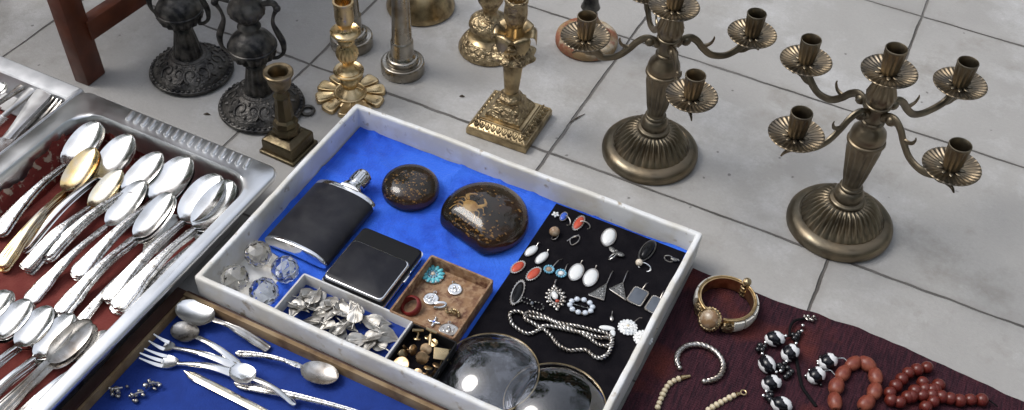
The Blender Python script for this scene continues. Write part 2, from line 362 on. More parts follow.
# ------------------------------------------------------------------ candelabra
def ring_prof(r, z, h, k=5):           # a half round bead of height h at radius r
    return [(r+h/2*sin(pi*i/k), z+h/2-h/2*cos(pi*i/k)) for i in range(k+1)]
def candelabrum(label, loc, rz, az, tilt=(0, 0), k=1.0):
    az = [(a, .118) if not isinstance(a, tuple) else a for a in az]
    t = thing('candelabrum', label, 'candelabrum', loc, group='five-light bronze candelabra', rot=(tilt[0], tilt[1], rz)); t.scale = (k, k, k)
    b = MB().lathe([(.0660, 0), (.0685, .002), (.0690, .006), (.0683, .011), (.0650, .0155), (.0600, .0185), (.0545, .0195), (.0535, .0185)], 96)
    b.build('base_rim', BRONZE, t)
    gd = []
    for i in range(15):
        q = i/14; r = .0535-.031*q; z = .0175+.030*(1-(1-q)**1.7)
        e = sin(pi*min(1, q*1.12)) if q < .9 else 0
        gd.append((r, z, .012*max(e, .1), .0030*max(e, .10), 32))
    b = MB().lathe(gd, 320); b.build('fluted_foot', BRONZE, t, 60)
    pr = [(.0225, .046)]+ring_prof(.0205, .047, .005)+[(.018, .053), (.0190, .058), (.0185, .063), (.0155, .068)]+ring_prof(.0125, .0695, .005)+[(.0125, .076), (.0118, .079)]
    MB().lathe(pr, 48).build('neck', BRONZE, t)
    st = [(.0118, .078, .0, 0, 14)]+[(.0125+.0088*q, .080+.066*q, .075*min(1, 6*q, 6*(1-q)), 0, 14) for q in lin(0, 1, 12)]+[(.0213, .147, 0, 0, 14)]
    MB().lathe(st, 168).build('fluted_stem', BRONZE, t, 60)
    pr = ring_prof(.0208, .1465, .006)+[(.0212, .1535), (.0220, .158), (.0205, .165), (.0150, .172), (.0118, .1765)]+ring_prof(.0118, .1775, .005)+[(.0122, .184), (.0125, .198), (.0118, .203)]
    pr += ring_prof(.0135, .2035, .005)+[(.0150, .2095), (.0172, .216), (.0175, .222, .05, 0, 12), (.0150, .229, .07, 0, 12), (.0118, .238, .08, 0, 12), (.0098, .2445, .05, 0, 12), (.0085, .248)]
    MB().lathe(pr, 96).build('hub', BRONZE, t, 50)
    zd = .196
    def pan(parent, x, y, z, tl=0):
        M = Matrix.Translation((x, y, z))
        pr = [(.004, -.004), (.010, -.003), (.018, -.0015), (.026, .0005), (.0318, .0030), (.0326, .0042), (.0320, .0050)]
        pr += [(.0308, .0047, 0, .0003, 30)]+[(.0308-.0190*q, .0046-.0030*sin(pi/2*q), 0, .0008*sin(pi*min(1, q+.25)), 30) for q in lin(.06, 1, 7)]+[(.0100, .0012)]
        p = MB().lathe(pr, 240, M).build('drip_pan', BRONZE_LT, parent, 60)
        lv = MB()
        for j in range(9):                             # leaf collar at the foot of the cup
            a = TAU*j/9; lv.ell((x+.0108*cos(a), y+.0108*sin(a), z+.0022), (.0052, .0026, .0010), 8, 6, Matrix.Rotation(a, 3, 'Z'))
        lv.build('leaf_collar', BRONZE, p)
        c = [(.0075, .001), (.0092, .003, .0, 0, 12), (.0098, .007, .07, 0, 12), (.0106, .016, .085, 0, 12), (.0116, .027, .085, 0, 12), (.0122, .0325, .04, 0, 12), (.0128, .0340), (.0130, .0352), (.0126, .0364), (.0118, .0366), (.0111, .0358), (.0100, .024), (.0096, .010), (0, .0085)]
        MB().lathe(c, 120, M).build('candle_cup', BRONZE, p, 50)
    pan(t, 0, 0, .2515)
    for a, ra in az:
        u = Vector((cos(a), sin(a), 0)); w = Vector((-sin(a), cos(a), 0))
        def P(r, z): return u*r+Vector((0, 0, z))
        pts = spline([P(.011, .193), P(.019, .200), (u*.029+Vector((0, 0, .203))), P(.040, .196), P(.050, .183), P(.064, .1705), P(.082, .167), P(ra-.019, .173), P(ra-.007, .184), P(ra-.0005, zd-.003)], 6)
        n = len(pts); rad = [.0062-.0014*sin(pi*min(1, i/n*1.1)) for i in range(n)]
        arm = MB().tube(pts, rad, 10, flat=.72, up=tuple(w))
        arm.ell(P(.024, .1985), (.0072, .0072, .0072), 12, 8)
        sp = spline([P(.046, .187), P(.053, .187), P(.060, .1905), P(.063, .197), P(.0625, .201)], 4)
        arm.tube(sp, [.0036*(1-i/len(sp))+.0005 for i in range(len(sp))], 8, up=tuple(w), flat=.7)
        sp = spline([P(ra-.015, .175), P(ra-.007, .174), P(ra+.001, .1765), P(ra+.010, .1755), P(ra+.015, .171)], 4)
        arm.tube(sp, [.0044*(1-i/len(sp))**.7+.0005 for i in range(len(sp))], 8, up=tuple(w), flat=.8)
        o = arm.build('arm', BRONZE, t)
        pan(o, u.x*ra, u.y*ra, zd)
    return t
candelabrum('fully visible five-cup bronze candelabrum standing alone at the right', (0, 1.071, 0), 0, [(radians(a), r) for a, r in ((50, .125), (152, .114), (231, .116), (327, .117))], tilt=(0, radians(-2.0)))
candelabrum('bronze candelabrum cut off at the top edge, standing behind the white box', (-.272, 1.080, 0), 0, [(radians(a), r) for a, r in ((37, .115), (125, .114), (203, .108), (306, .109))], tilt=(radians(1.0), radians(-.5)), k=.975)

# ------------------------------------------------------------------ single candlesticks
def cup_prof(r0, r1, z0, z1, wall=.0022, depth=.8):
    return [(r0, z0), (r1-.001, z1-.004), (r1+.0012, z1-.0025), (r1+.0012, z1-.0005), (r1, z1), (r1-wall, z1-.0005), (r1-wall-.0008, z1-.004), (r0-wall*.6, z1-(z1-z0)*depth), (0, z1-(z1-z0)*depth)]
# square-based ornate brass
t = thing('brass_candlestick', 'ornate brass candlestick with stepped square base, directly behind the white box', 'candlestick', (-.470, 1.037, 0), radians(1.5))
def sq(b, hs, zs, n=1):
    loops = []
    for h, z in zip(hs, zs): loops.append(rrect(-h, h, -h, h, .0012, z, 2))
    return b.loft(loops)
sq(MB(), [.0455, .0465, .0465, .0450, .0440, .0330, .0320, .0320], [0, .002, .010, .0125, .0130, .0235, .0240, .0265]).build('square_base', BRASS_OLD, t, 25)
orn = MB()
for k in range(4):
    R4 = Matrix.Rotation(k*pi/2, 3, 'Z')
    for j in range(9):
        x = -.034+.0085*j; Rx = R4@Matrix.Rotation(.76, 3, 'X'); c = Vector((x, -.0388, .0187))
        orn.ell(R4@c, (.0020, .0050, .0016), 10, 6, Rx)
        for sg in (-1, 1): orn.ell(R4@(c+Vector((sg*.0022, -.0006, -.0004))), (.0013, .0040, .0012), 8, 5, Rx@Matrix.Rotation(-sg*.45, 3, 'Z'))
        orn.ell(R4@Vector((x+.0042, -.0352, .0217)), (.0013, .0013, .0012), 6, 4); orn.ell(R4@Vector((x+.0042, -.0425, .0155)), (.0012, .0012, .0011), 6, 4)
    orn.tube([R4@Vector((x, -.0336, .0236)) for x in (-.0336, .0336)], .0011, 6); orn.tube([R4@Vector((x, -.0444, .0134)) for x in (-.044, .044)], .0011, 6)
orn.build('leaf_border', BRASS_OLD, t)
sq(MB(), [.0265, .0270, .0262, .0175, .0168, .0165], [.0264, .0285, .0315, .0440, .0455, .0490]).build('upper_step', BRASS_ORN, t, 25)
MB().lathe([(.0165, .048), (.0175, .051), (.0165, .055), (.0135, .057), (.0110, .060), (.0108, .063)], 40).build('stem_foot', BRASS_ORN, t)
MB().lathe([(.0102, .062), (.0105, .064)]+[(.0102+.0042*q, .064+.050*q, .04, 0, 6) for q in lin(0, 1, 8)]+[(.0140, .116)], 72).build('stem', BRASS_OLD, t, 60)
pr = [(.0135, .115), (.0160, .118), (.020, .121, .06, 0, 4), (.0270, .1235, .07, .0010, 8), (.0300, .1255, .08, .0012, 8), (.0302, .1275, .08, .0012, 8), (.0270, .1310, .06, .0010, 8), (.0200, .1325, .03, 0, 8), (.0150, .134), (.0140, .139), (.0155, .142), (.0120, .147)]
MB().lathe(pr, 96).build('scalloped_collar', BRASS_ORN, t, 60)
lv = MB()
for j in range(6):
    a = TAU*j/6+.3
    def fn(u, v, a=a):
        r = .009+.019*sin(u*1.9)/sin(1.9)*(1 if u < .8 else 1); r = .009+.0195*sin(min(u, .85)/.85*pi/2)+.0015*u; w = .0118*max(0, 1-max(0, (u-.45)/.56)**2.2)**.6
        z = .158+.013*sin(u*2.7)-.015*u*u*u-.003*v*v+.0008*cos(v*9)*u; q = Vector((r, w*v, z)); return Matrix.Rotation(a, 3, 'Z')@q
    lv.sheet(fn, lin(0, 1, 9), lin(-1, 1, 5), .0013)
lv.lathe([(.0105, .146), (.0125, .152), (.0125, .160), (.0105, .170), (.0115, .175)], 32)
lv.build('leaf_bobeche', BRASS_OLD, t, 60)
MB().lathe([(.010, .173), (.0130, .180), (.0152, .185), (.0158, .194), (.0150, .202), (.0142, .208)]+[(.0155, .211), (.0158, .214), (.0150, .2155), (.0132, .2155), (.0122, .212), (.0115, .192), (0, .190)], 40).build('candle_cup', BRASS_ORN, t)
# small brass on a square plinth
t = thing('brass_candlestick', 'small dull brass candlestick with square plinth beside the steel tray', 'candlestick', (-.7130, .8440, 0), radians(-2))
sq(MB(), [.0280, .0285, .0285, .0272], [0, .001, .005, .006]).build('plinth', BRASS_DULL, t, 25)
sq(MB(), [.0245, .0250, .0250, .0238, .0165, .0158], [.006, .0065, .022, .0245, .0290, .0300]).build('square_base', BRASS_DULL, t, 25)
pr = [(.0165, .0295), (.0185, .033), (.0185, .039), (.0160, .043), (.0175, .047), (.0155, .053), (.0120, .056), (.0125, .062), (.0105, .080), (.0100, .092), (.0115, .095), (.0090, .099), (.0080, .104)]
MB().lathe(pr, 8).build('column', BRASS_DULL, t, 20)
MB().lathe([(.0078, .103), (.0095, .107), (.0130, .110), (.0150, .117), (.0160, .126), (.0180, .1285), (.0195, .1305), (.0195, .1335), (.0180, .1345), (.0135, .1340), (.0115, .131), (.0105, .118), (0, .116)], 40).build('candle_cup', BRASS_WORN, t)
# petal base
t = thing('brass_candlestick', 'bright golden brass candlestick with flower petal base behind the box corner', 'candlestick', (-.700, .980, 0), .1)
MB().lathe([(.0300, 0), (.0305, .001), (.0305, .0035), (.0290, .0045)], 60).build('round_base', BRASS, t, 40)
for j in range(10):
    a = TAU*j/10; M = Matrix.Rotation(a, 3, 'Z'); loops = []
    for k_, z in ((1, .0012), (1, .0052), (.95, .0064), (.86, .0068), (.55, .0056), (.2, .0052)):
        o = []
        for i in range(28):
            q = TAU*i/28; x = .0355+.0150*k_*math.copysign(abs(cos(q))**.6, cos(q)); w_ = .0050+.0082*(x-.0205)/.030; o.append(M@Vector((x, w_*k_*math.copysign(abs(sin(q))**.6, sin(q))*1.06, z)))
        loops.append(o)
    MB().loft(loops).build('petal', BRASS, t)
MB().lathe([(.0235, .004), (.0238, .0075), (.0225, .0086), (.0210, .0082), (.0200, .0092), (.0175, .0120), (.0130, .0150), (.0100, .0180)], 60).build('foot_ring', BRASS, t)
pr = [(.010, .0175), (.0118, .022), (.0145, .028), (.0130, .034), (.0085, .038), (.0080, .040), (.0180, .0415), (.0215, .0450), (.0218, .0475), (.0200, .0490), (.0160, .0475), (.0125, .0500), (.0095, .0540), (.0082, .0590), (.0092, .064), (.0135, .070, .05, 0, 16), (.0158, .078, .06, 0, 16), (.0135, .086, .05, 0, 16), (.0092, .0905), (.0080, .093), (.0115, .0955), (.0122, .099), (.0115, .1025), (.0080, .105), (.0078, .108)]
MB().lathe(pr, 128).build('turned_stem', BRASS, t, 50)
MB().lathe([(.0078, .1075), (.0180, .1095), (.0212, .1135), (.0214, .1155), (.0205, .1165), (.0175, .1145), (.0125, .1170), (.0105, .121), (.0098, .126), (.0115, .129), (.0128, .133), (.0132, .139), (.0132, .160), (.0143, .162), (.0143, .165), (.0115, .165), (.0108, .160), (.0105, .138), (0, .136)], 48).build('candle_cup', BRASS, t)
# pewter pair
PEW = [(.0305, 0), (.0322, .0012), (.0326, .003), (.0326, .0155), (.0320, .0180), (.0308, .0190), (.0290, .0192), (.0262, .0186), (.0245, .0190), (.0238, .0215), (.0245, .0235), (.0240, .0262), (.0222, .0278), (.0198, .0280), (.0182, .0300), (.0172, .0330)]
COLM = [(.0172, .0325), (.0170, .0345), (.0166, .0540), (.0168, .0550), (.0160, .0565), (.0150, .0575), (.0148, .066), (.0132, .110), (.0115, .160), (.0112, .215), (.0130, .220), (.0128, .225)]
TOP = [(.0110, .224), (.0150, .228), (.0185, .234), (.0190, .238), (.0150, .2385), (.0115, .236), (0, .230)]
for (x, y, lb) in ((-.664, 1.068, 'tall pewter column candlestick on round drum base, standing clear of the golden petal candlestick'), (-.764, 1.084, 'tall pewter column candlestick half hidden behind the golden petal candlestick')):
    t = thing('pewter_candlestick', lb, 'candlestick', (x, y, 0), group='pewter column candlesticks')
    MB().lathe(PEW, 64).build('drum_base', PEWTER, t); MB().lathe(COLM, 48).build('column', PEWTER, t); MB().lathe(TOP, 40).build('candle_cup', PEWTER, t)
# wide plain brass foot at the top edge
t = thing('brass_candlestick', 'brass candlestick with wide smooth flared foot cut off at the top edge', 'candlestick', (-.722, 1.222, 0))
MB().lathe([(.0520, 0), (.0545, .002), (.0550, .006), (.0520, .012), (.0500, .016), (.0470, .022), (.0420, .032), (.0340, .042), (.0240, .050), (.0160, .056)], 72).build('flared_foot', BRASS_OLD, t)
MB().lathe([(.016, .0555), (.0150, .060), (.0190, .066), (.0140, .074), (.0120, .10), (.0120, .18), (.0170, .185), (.0140, .190)], 40).build('stem', BRASS_OLD, t)
MB().lathe([(.012, .189), (.016, .200), (.017, .225), (.013, .225), (.012, .205), (0, .203)], 40).build('candle_cup', BRASS_OLD, t)
# round ornate foot
t = thing('brass_candlestick', 'ornate brass candlestick with round embossed foot behind the square-based brass one', 'candlestick', (-.577, 1.180, 0))
MB().lathe([(.0450, 0), (.0470, .002), (.0470, .006), (.0450, .010), (.0410, .017), (.0365, .022), (.0345, .024)], 72).build('embossed_foot', BRASS_ORN, t)
MB().lathe([(.0340, .0235), (.0300, .026), (.0250, .030), (.0225, .036), (.0230, .039)], 60).build('foot_collar', BRASS_OLD, t)
MB().lathe([(.0230, .0385), (.0300, .041), (.0320, .046), (.0300, .053), (.0240, .058), (.0170, .061)], 60).build('embossed_knop', BRASS_ORN, t)
MB().lathe([(.0170, .0605), (.0120, .064), (.0100, .070), (.0130, .078), (.0185, .088), (.0210, .098), (.0190, .106), (.012, .114), (.010, .12), (.012, .16), (.016, .165), (.012, .17)], 48).build('baluster_stem', BRASS_ORN, t)
MB().lathe([(.011, .169), (.016, .180), (.017, .205), (.013, .205), (.012, .185), (0, .183)], 40).build('candle_cup', BRASS_OLD, t)
# rust-stained stand
t = thing('rusty_stand', 'round rust-stained stand with peeling cream paint behind the left candelabrum cup', 'candle stand', (-.451, 1.268, 0))
MB().lathe([(.0460, 0), (.0485, .002), (.0490, .008), (.0480, .014), (.0445, .0175), (.0380, .0190), (.0365, .0185), (.0330, .022), (.0290, .024)], 64).build('round_foot', RUST, t)
MB().lathe([(.0285, .0235), (.0250, .030), (.0180, .040), (.0130, .050), (.0120, .058)], 48).build('foot_cone', RUST, t)
MB().lathe([(.0120, .0575), (.011, .062), (.0150, .068), (.0120, .076), (.0095, .090), (.009, .15), (.012, .155)], 40).build('iron_stem', IRON, t)
MB().lathe([(.0120, .154), (.026, .158), (.0275, .163), (.020, .162), (.0125, .165), (.013, .185), (.010, .185), (.009, .168), (0, .167)], 40).build('candle_cup', RUST, t)
# cast iron pair with handles
def iron(label, x, y, hz):
    t = thing('iron_candlestick', label, 'candlestick', (x, y, 0), hz, group='black cast iron candlesticks with handled urns')
    MB().lathe([(.0570, 0), (.0585, .002)]+ring_prof(.0580, .0025, .006)+[(.0560, .0090)], 80).build('base_rim', IRON, t)
    bd = MB()
    for j in range(46): a = TAU*j/46; bd.ell((.0572*cos(a), .0572*sin(a), .0092), (.0026, .0030, .0022), 8, 5, Matrix.Rotation(a, 3, 'Z'))
    bd.build('beaded_edge', IRON, t)
    b = MB().lathe([(.0550, .0085), (.0530, .0115), (.0480, .0170), (.0420, .0225), (.0350, .0270), (.0290, .0300), (.0240, .0325), (.0215, .0345)], 80)
    dp = [(.0550, .0085), (.0530, .0115), (.0480, .0170), (.0420, .0225), (.0350, .0270), (.0290, .0300), (.0240, .0325), (.0215, .0345)]
    def dz_(r):
        for (a, za), (c, zc_) in zip(dp, dp[1:]):
            if r >= c: return za+(zc_-za)*max(0, (a-r)/(a-c))
        return .0345
    for j in range(7):                                  # raised scrolls and buds round the dome
        a0 = TAU*j/7
        for sgn in (-1, 1):
            pts = []
            for i in range(20):
                q = i/19; th = q*5.6; R0 = .0105*(1-q*.72); rr = .0395+R0*cos(th+.4)*.95; aa = a0+sgn*(.22+R0*sin(th+.4)/.0395)
                pts.append((rr*cos(aa), rr*sin(aa), dz_(rr)+.0006))
            b.tube(pts, [.0023*(1-.45*i/19) for i in range(20)], 8)
        for rr, ss in ((.0455, .0042), (.0300, .0034)):
            b.ell((rr*cos(a0), rr*sin(a0), dz_(rr)), (ss*1.3, ss*.7, ss*.55), 10, 6, Matrix.Rotation(a0, 3, 'Z'))
    b.lathe([(.0275, .0300), (.0282, .0312), (.0270, .0322), (.0258, .0322)], 60)
    b.build('embossed_foot', IRON_ORN, t, 50)
    MB().lathe([(.0215, .034), (.0205, .0365)]+[(.0200-.0070*q, .0365+.040*q, .05, 0, 12) for q in lin(0, 1, 8)]+[(.0140, .0775), (.0125, .0800), (.0105, .0830), (.0125, .086)], 96).build('fluted_stem', IRON, t, 60)
    pr = [(.0105, .0855), (.0200, .0890, .06, 0, 18), (.0280, .0960, .075, 0, 18), (.0318, .1055, .05, 0, 18), (.0322, .1085)]+ring_prof(.0318, .109, .004)+[(.0318, .1135), (.0300, .1185), (.0265, .1240), (.0200, .1300), (.0150, .1340), (.0120, .1370)]
    pr += [(.0118, .140), (.0160, .1430), (.0140, .147), (.0105, .150), (.0110, .153), (.0180, .1580, .05, 0, 16), (.0235, .165, .05, 0, 16), (.0250, .172), (.0220, .178), (.0160, .183), (.0130, .189), (.0140, .195)]
    MB().lathe(pr, 144).build('urn', IRON, t, 50)
    for s in (-1, 1):
        pts = spline([(s*.022, 0, .180), (s*.036, 0, .1835), (s*.0405, 0, .175), (s*.0355, 0, .163), (s*.0335, 0, .150), (s*.0385, 0, .135), (s*.0435, 0, .120), (s*.0425, 0, .104), (s*.034, 0, .0945), (s*.0265, 0, .0935)], 6)
        h = MB().tube(pts, [.0036+.0012*sin(i*.24) for i in range(len(pts))], 10, flat=.75, up=(0, 1, 0))
        h.ell((s*.0415, 0, .1755), .0052, 10, 8); h.build('handle', IRON, t)
    MB().lathe([(.0135, .194), (.017, .205), (.0175, .228), (.0195, .230), (.0195, .233), (.0150, .233), (.0135, .206), (0, .205)], 40).build('candle_cup', IRON, t)
    return t
iron('black cast iron candlestick with handled urn next to the reddish wooden leg', -.931, .912, .25)
t = iron('black cast iron candlestick with handled urn behind the small dull brass candlestick', -.795, .896, .36)
MB().tube([(.0085*cos(a)+.066, .0125*sin(a)*.7, .0035) for a in lin(0, TAU*.97, 20)], .0028, 8, closed=True).build('base_ring', IRON, t)

# wooden folding stand at the far left
t = thing('wooden_stand', 'reddish brown wooden folding stand with slanted leg and rail in the top left corner', 'wooden stand', (-1.05, .83, 0))
def beam(a, b, w, h, mb):
    a = Vector(a); b = Vector(b); T = (b-a).normalized(); U = Vector((0, 0, 1)); X = T.cross(U).normalized(); Y = X.cross(T)
    q = MB().box(-w/2, w/2, -h/2, h/2, 0, (b-a).length, .002); M = Matrix((X, Y, T)).transposed().to_4x4(); M.translation = a
    return mb.merge(q, M)
for (x, y) in ((0, 0), (.045, .40), (-.34, -.02), (-.30, .39)):
    beam((x, y, 0), (x-.018, y, .44), .036, .026, MB()).build('leg', WOOD_RED, t)
for x in (-.001, -.335):
    beam((x+.004, .012, .078), (x+.042, .395, .092), .020, .032, MB()).build('rail', WOOD_RED, t)
for j in range(5):
    MB().box(-.40+.092*j, -.40+.092*j+.080, -.05, .45, .440, .456, .003).build('seat_slat', WOOD_RED, t)

# ------------------------------------------------------------------ steel cutlery tray
RIMZ = .064
def pan_loops(x0, x1, y0, y1, rims, zr, zf, r, ro=.018, taper=.012, lip=.006):
    L = []
    rl, rr_, rn, rf = rims; ix0, ix1, iy0, iy1 = x0+rl, x1-rr_, y0+rn, y1-rf; mr_ = max(rims)
    def rr(d, z, rad):                                   # d: inset (negative) or metres outward
        return rrect(ix0-d, ix1+d, iy0-d, iy1+d, max(rad, .004), z, 8)
    def ro_(d, z):                                       # measured from the outer edge
        return rrect(x0+d, x1-d, y0+d, y1-d, max(ro-d, .003), z, 8)
    L.append(rr(-taper+.0015, zf-.003, r*.8)); L.append(rr(.0015, zr-.012, r+.0015)); L.append(rr(.0018, zr-.005, r+.002))
    L.append(ro_(.003, zr-.005)); L.append(ro_(.001, zr-lip-.002)); L.append(ro_(-.0003, zr-lip)); L.append(ro_(0, zr-.0022))
    L.append(ro_(.0025, zr)); L.append(rr(.0075, zr-.0003, r+.0075) if min(rims) > .011 else rr(.001, zr-.0002, r+.001)); L.append(rr(.0012, zr+.0008, r+.001) if min(rims) > .011 else rr(.0005, zr-.0005, r)); L.append(rr(-.0015, zr-.002, r)); L.append(rr(-.0025, zr-.012, r))
    L.append(rr(-taper+.002, zf+.008, r*.85)); L.append(rr(-taper-.003, zf+.001, r*.7)); L.append(rr(-taper-.010, zf, r*.55))
    return L
tray = thing('steel_tray', 'deep stainless steel pan with ridged rim, lined in red felt and full of spoons', 'tray', (0, 0, 0))
MB().loft(pan_loops(-.9755, -.6535, .235, .7535, (.0290, .0170, .0170, .0325), RIMZ, .012, .036, .018)).build('pan', STEEL, tray, 50)
rg = MB()
for j in range(16):
    x = -.885+.0125*j; rg.tube([(x+.003, .7325, RIMZ-.0034), (x+.0025, .7345, RIMZ-.0014), (x, .7475, RIMZ-.0014), (x-.0003, .7500, RIMZ-.0040)], [.0030, .0040, .0040, .0030], 12)
rg.build('rim_ridge', STEEL, tray)
def cloth_sheet(x0, x1, y0, y1, nx, ny, zf, th=.002):
    return MB().sheet(lambda u, v: (x0+(x1-x0)*u, y0+(y1-y0)*v, zf(x0+(x1-x0)*u, y0+(y1-y0)*v)), lin(0, 1, nx), lin(0, 1, ny), th)
def z1(x, y):
    return .0175+.003*noise.noise(Vector((x*14, y*14, 0)))+.0012*noise.noise(Vector((x*60, y*60, 3)))
cloth_sheet(-.930, -.690, .262, .700, 60, 90, z1).build('red_felt', RED_CLOTH, tray)
# torn lining standing up against the left and far walls
tl = MB()
def torn(u, v):
    y = .40+.275*u; h = .022+.022*max(0, u-.45)/.55+.010*noise.noise(Vector((u*9, 0, 1)))+.007*noise.noise(Vector((u*34, 2, 1)))
    x = -.936+.016*(1-v)+.004*noise.noise(Vector((u*16, v*3, 4))); return (x, y, .017+h*v)
tl.sheet(torn, lin(0, 1, 70), lin(0, 1, 6), .0015)
def torn2(u, v):
    a = pi/2*min(1, u/.4); q = max(0, u-.4)/.6
    cx, cy = -.9065+.085*q, .6765; R_ = .034-.012*(1-v)+.003*noise.noise(Vector((u*12, v*3, 9)))
    h = (.034+.006*noise.noise(Vector((u*9, 5, 1)))+.005*noise.noise(Vector((u*30, 2, 8))))*(1-.45*q)
    return (cx-R_*cos(a), cy+R_*sin(a), .017+h*v)
tl.sheet(torn2, lin(0, 1, 60), lin(0, 1, 6), .0015)
tl.build('torn_lining', RED_TORN, tray)

# second, flat-rimmed tray
tray2 = thing('aluminium_tray', 'dull grey flat-rimmed metal tray holding knives and a fork at the left edge', 'tray', (0, 0, 0))
MB().loft(pan_loops(-1.36, -.9775, .30, .7570, (.025, .004, .025, .0255), .0605, .022, .006, .004, .006)).build('pan', ALU, tray2, 40)
cloth_sheet(-1.325, -.992, .34, .722, 30, 40, lambda x, y: .0255+.002*noise.noise(Vector((x*20, y*20, 5)))).build('red_felt', RED_CLOTH, tray2)
cloth_sheet(-1.125, -.992, .694, .722, 20, 40, lambda x, y: .0300+.0025*noise.noise(Vector((x*14, y*14, 9)))).build('paper_sheet', PAPER, tray2)

# ------------------------------------------------------------------ cutlery
def spoon_meshes(L, wb, we, bl=.35, neck=.0024, D=.006, style='fiddle', thick=.0012, tilt=0):
    bl = bl if bl > .345 else .345; wb = wb*1.06; D = D*.68; Lb = L*bl
    def width(s):
        q = s/Lb
        a = wb*max(0, 1-abs(2*min(q, 1)**1.04-1)**2.35)**.5 if q < 1 else 0
        h = max(0, (s-Lb*.93)/(L-Lb*.93))
        if style == 'fiddle': w = neck+(we-neck)*(h**2.1)
        elif style == 'ornate': w = neck+(we-neck)*(h**2.0)*(1+.10*sin(h*26)*(h > .55))+.0012*math.exp(-((h-.12)/.07)**2)
        elif style == 'block': w = neck+(we-neck)*(1/(1+math.exp(-(h-.42)*22)))
        else: w = neck+(we-neck)*h
        tip = .055 if style != 'block' else .012
        if h > 1-tip*1.6: w *= sqrt(max(0, 1-((h-1+tip*1.6)/(tip*1.6))**2))
        w2 = w if s > Lb*.90 else 0
        return max(a, w2, .00015)
    def zz(s, v):
        q = s/Lb
        if q < 1:
            dep = D*sin(pi*min(1, .06+q*.94))**.75; z = -dep*(1-v*v)+.0025*q
        else: z = .0025
        if s > Lb*.9:
            h = (s-Lb*.9)/(L-Lb*.9); z += .008*sin(pi*min(1, h*1.05))*(1-.3*h)-D*.9*h*h-.0011*v*v*min(1, h*3)+(.0008*math.exp(-((abs(v)-.74)/.16)**2)*min(1, max(0, h-.12)*4)+.0010*math.exp(-(v/.35)**2-((h-.86)/.07)**2) if style in ('ornate', 'fiddle', 'block') else 0)
        return z
    def fn(s, v): return (s, width(s)*v, zz(s, v)-tilt*(Lb-sqrt((Lb*.96-s)**2+1e-5 if s < Lb*.96 else 0) if s < Lb*.96 else Lb))
    sb = [Lb*1.03*(1-cos(pi*i/22))/2 for i in range(23)]
    sh = [Lb*1.03+(L-Lb*1.03)*sin(pi/2*i/26) for i in range(27)]
    return MB().sheet(fn, sb, lin(-1, 1, 11), thick), MB().sheet(fn, sh, lin(-1, 1, 15), thick*1.3)
def spoon(label, tip, end, zt, ze, wb, we, mb=None, mh=None, name='spoon', cat='spoon', group=None, roll=0, **k):
    a = at(*tip, zt)
    while a.y > .704 and zt < .066: zt += .001; a = at(*tip, zt)
    b = at(*end, ze); d = b-a; L = d.length; tl_ = k.get('tilt', 0)
    t = thing(name, label, cat, a, group=group, rot=(roll, -atan2(d.z, hypot(d.x, d.y))+math.asin(max(-.5, min(.5, -tl_*.345)))*1.0, atan2(d.y, d.x)))
    B, H = spoon_meshes(L, wb, we, **k)
    B.build('bowl', mb or SILVER, t, 60); H.build('handle', mh or mb or SILVER, t, 60)
    return t
def stack(n, label, below, dz=.0030, dx=.0012, **k):
    k.setdefault('tilt', .30); k['zt'] += .006
    top = spoon(label, group='spoons in the steel tray', **k)
    d = top.matrix_basis.to_3x3()@Vector((1, 0, 0))
    for i in range(1, n):
        c = copy_tree(top); c.location = top.location+Vector((random.uniform(-dx, dx), random.uniform(-dx, dx), -dz*i))+d*random.uniform(-.003, .003)
        c.rotation_euler = (top.rotation_euler.x, top.rotation_euler.y, top.rotation_euler.z+random.uniform(-.025, .025))
        c['label'] = '%s spoon from the top, under %s' % (ORD[i], below)
    return top
E_ = dict(mh=SILVER_ENG, style='ornate')
stack(3, 'plain silver tablespoon in the far left corner of the steel pan, above the gilt spoons', 'the tablespoon in the far left corner of the pan', tip=(98, 121), end=(-6, 232), zt=.060, ze=.034, wb=.0195, we=.0115, mh=SILVER_ENG, D=.008, bl=.28)
stack(4, 'gilt gold tablespoon on top of the only yellow gold stack', 'the topmost gilt gold tablespoon', tip=(94, 147), end=(-2, 264), zt=.056, ze=.036, wb=.0170, we=.0095, mb=GOLD, style='ornate', D=.008, bl=.25, dz=.0034)
stack(3, 'silver spoon with narrow plain flat handle, right of the gilt stack', 'the narrow flat-handled spoon right of the gilt', tip=(131, 134), end=(20, 247), zt=.046, ze=.030, wb=.0200, we=.0065, style='flat', D=.008, bl=.30)
stack(4, 'small spoon with pale gold bowl and herringbone block handle', 'the small pale gold bowl with block handle', tip=(121, 169), end=(23, 266), zt=.048, ze=.032, wb=.0140, we=.0080, mb=GOLD_PALE, mh=SILVER_ENG, style='block', D=.006, bl=.26, dz=.0036)
stack(4, 'silver spoon whose engraved round-ended handle lies right of the herringbone handle', 'the spoon with engraved round-ended handle', tip=(161, 152), end=(43, 254), zt=.046, ze=.034, wb=.0180, we=.0085, mh=SILVER_ENG, D=.008, bl=.26, dz=.0036)
stack(2, 'silver spoon with broad shell-pattern handle lying nearest the middle of the felt', 'the spoon with broad shell-pattern handle', tip=(144, 180), end=(26, 300), zt=.050, ze=.024, wb=.0165, we=.0125, D=.008, bl=.23, **E_)
stack(3, 'large silver serving spoon in the middle of the far row, its handle long and flowered', 'the large serving spoon in the far row', tip=(189, 156), end=(73, 273), zt=.048, ze=.034, wb=.0220, we=.0125, D=.009, bl=.29, mh=SILVER_ENG)
stack(4, 'shiny silver spoon with pointed bowl lying over the others in the near row', 'the pointed spoon lying over the near row', tip=(171, 192), end=(56, 310), zt=.054, ze=.032, wb=.0155, we=.0110, D=.008, bl=.27, dz=.0036, **E_)
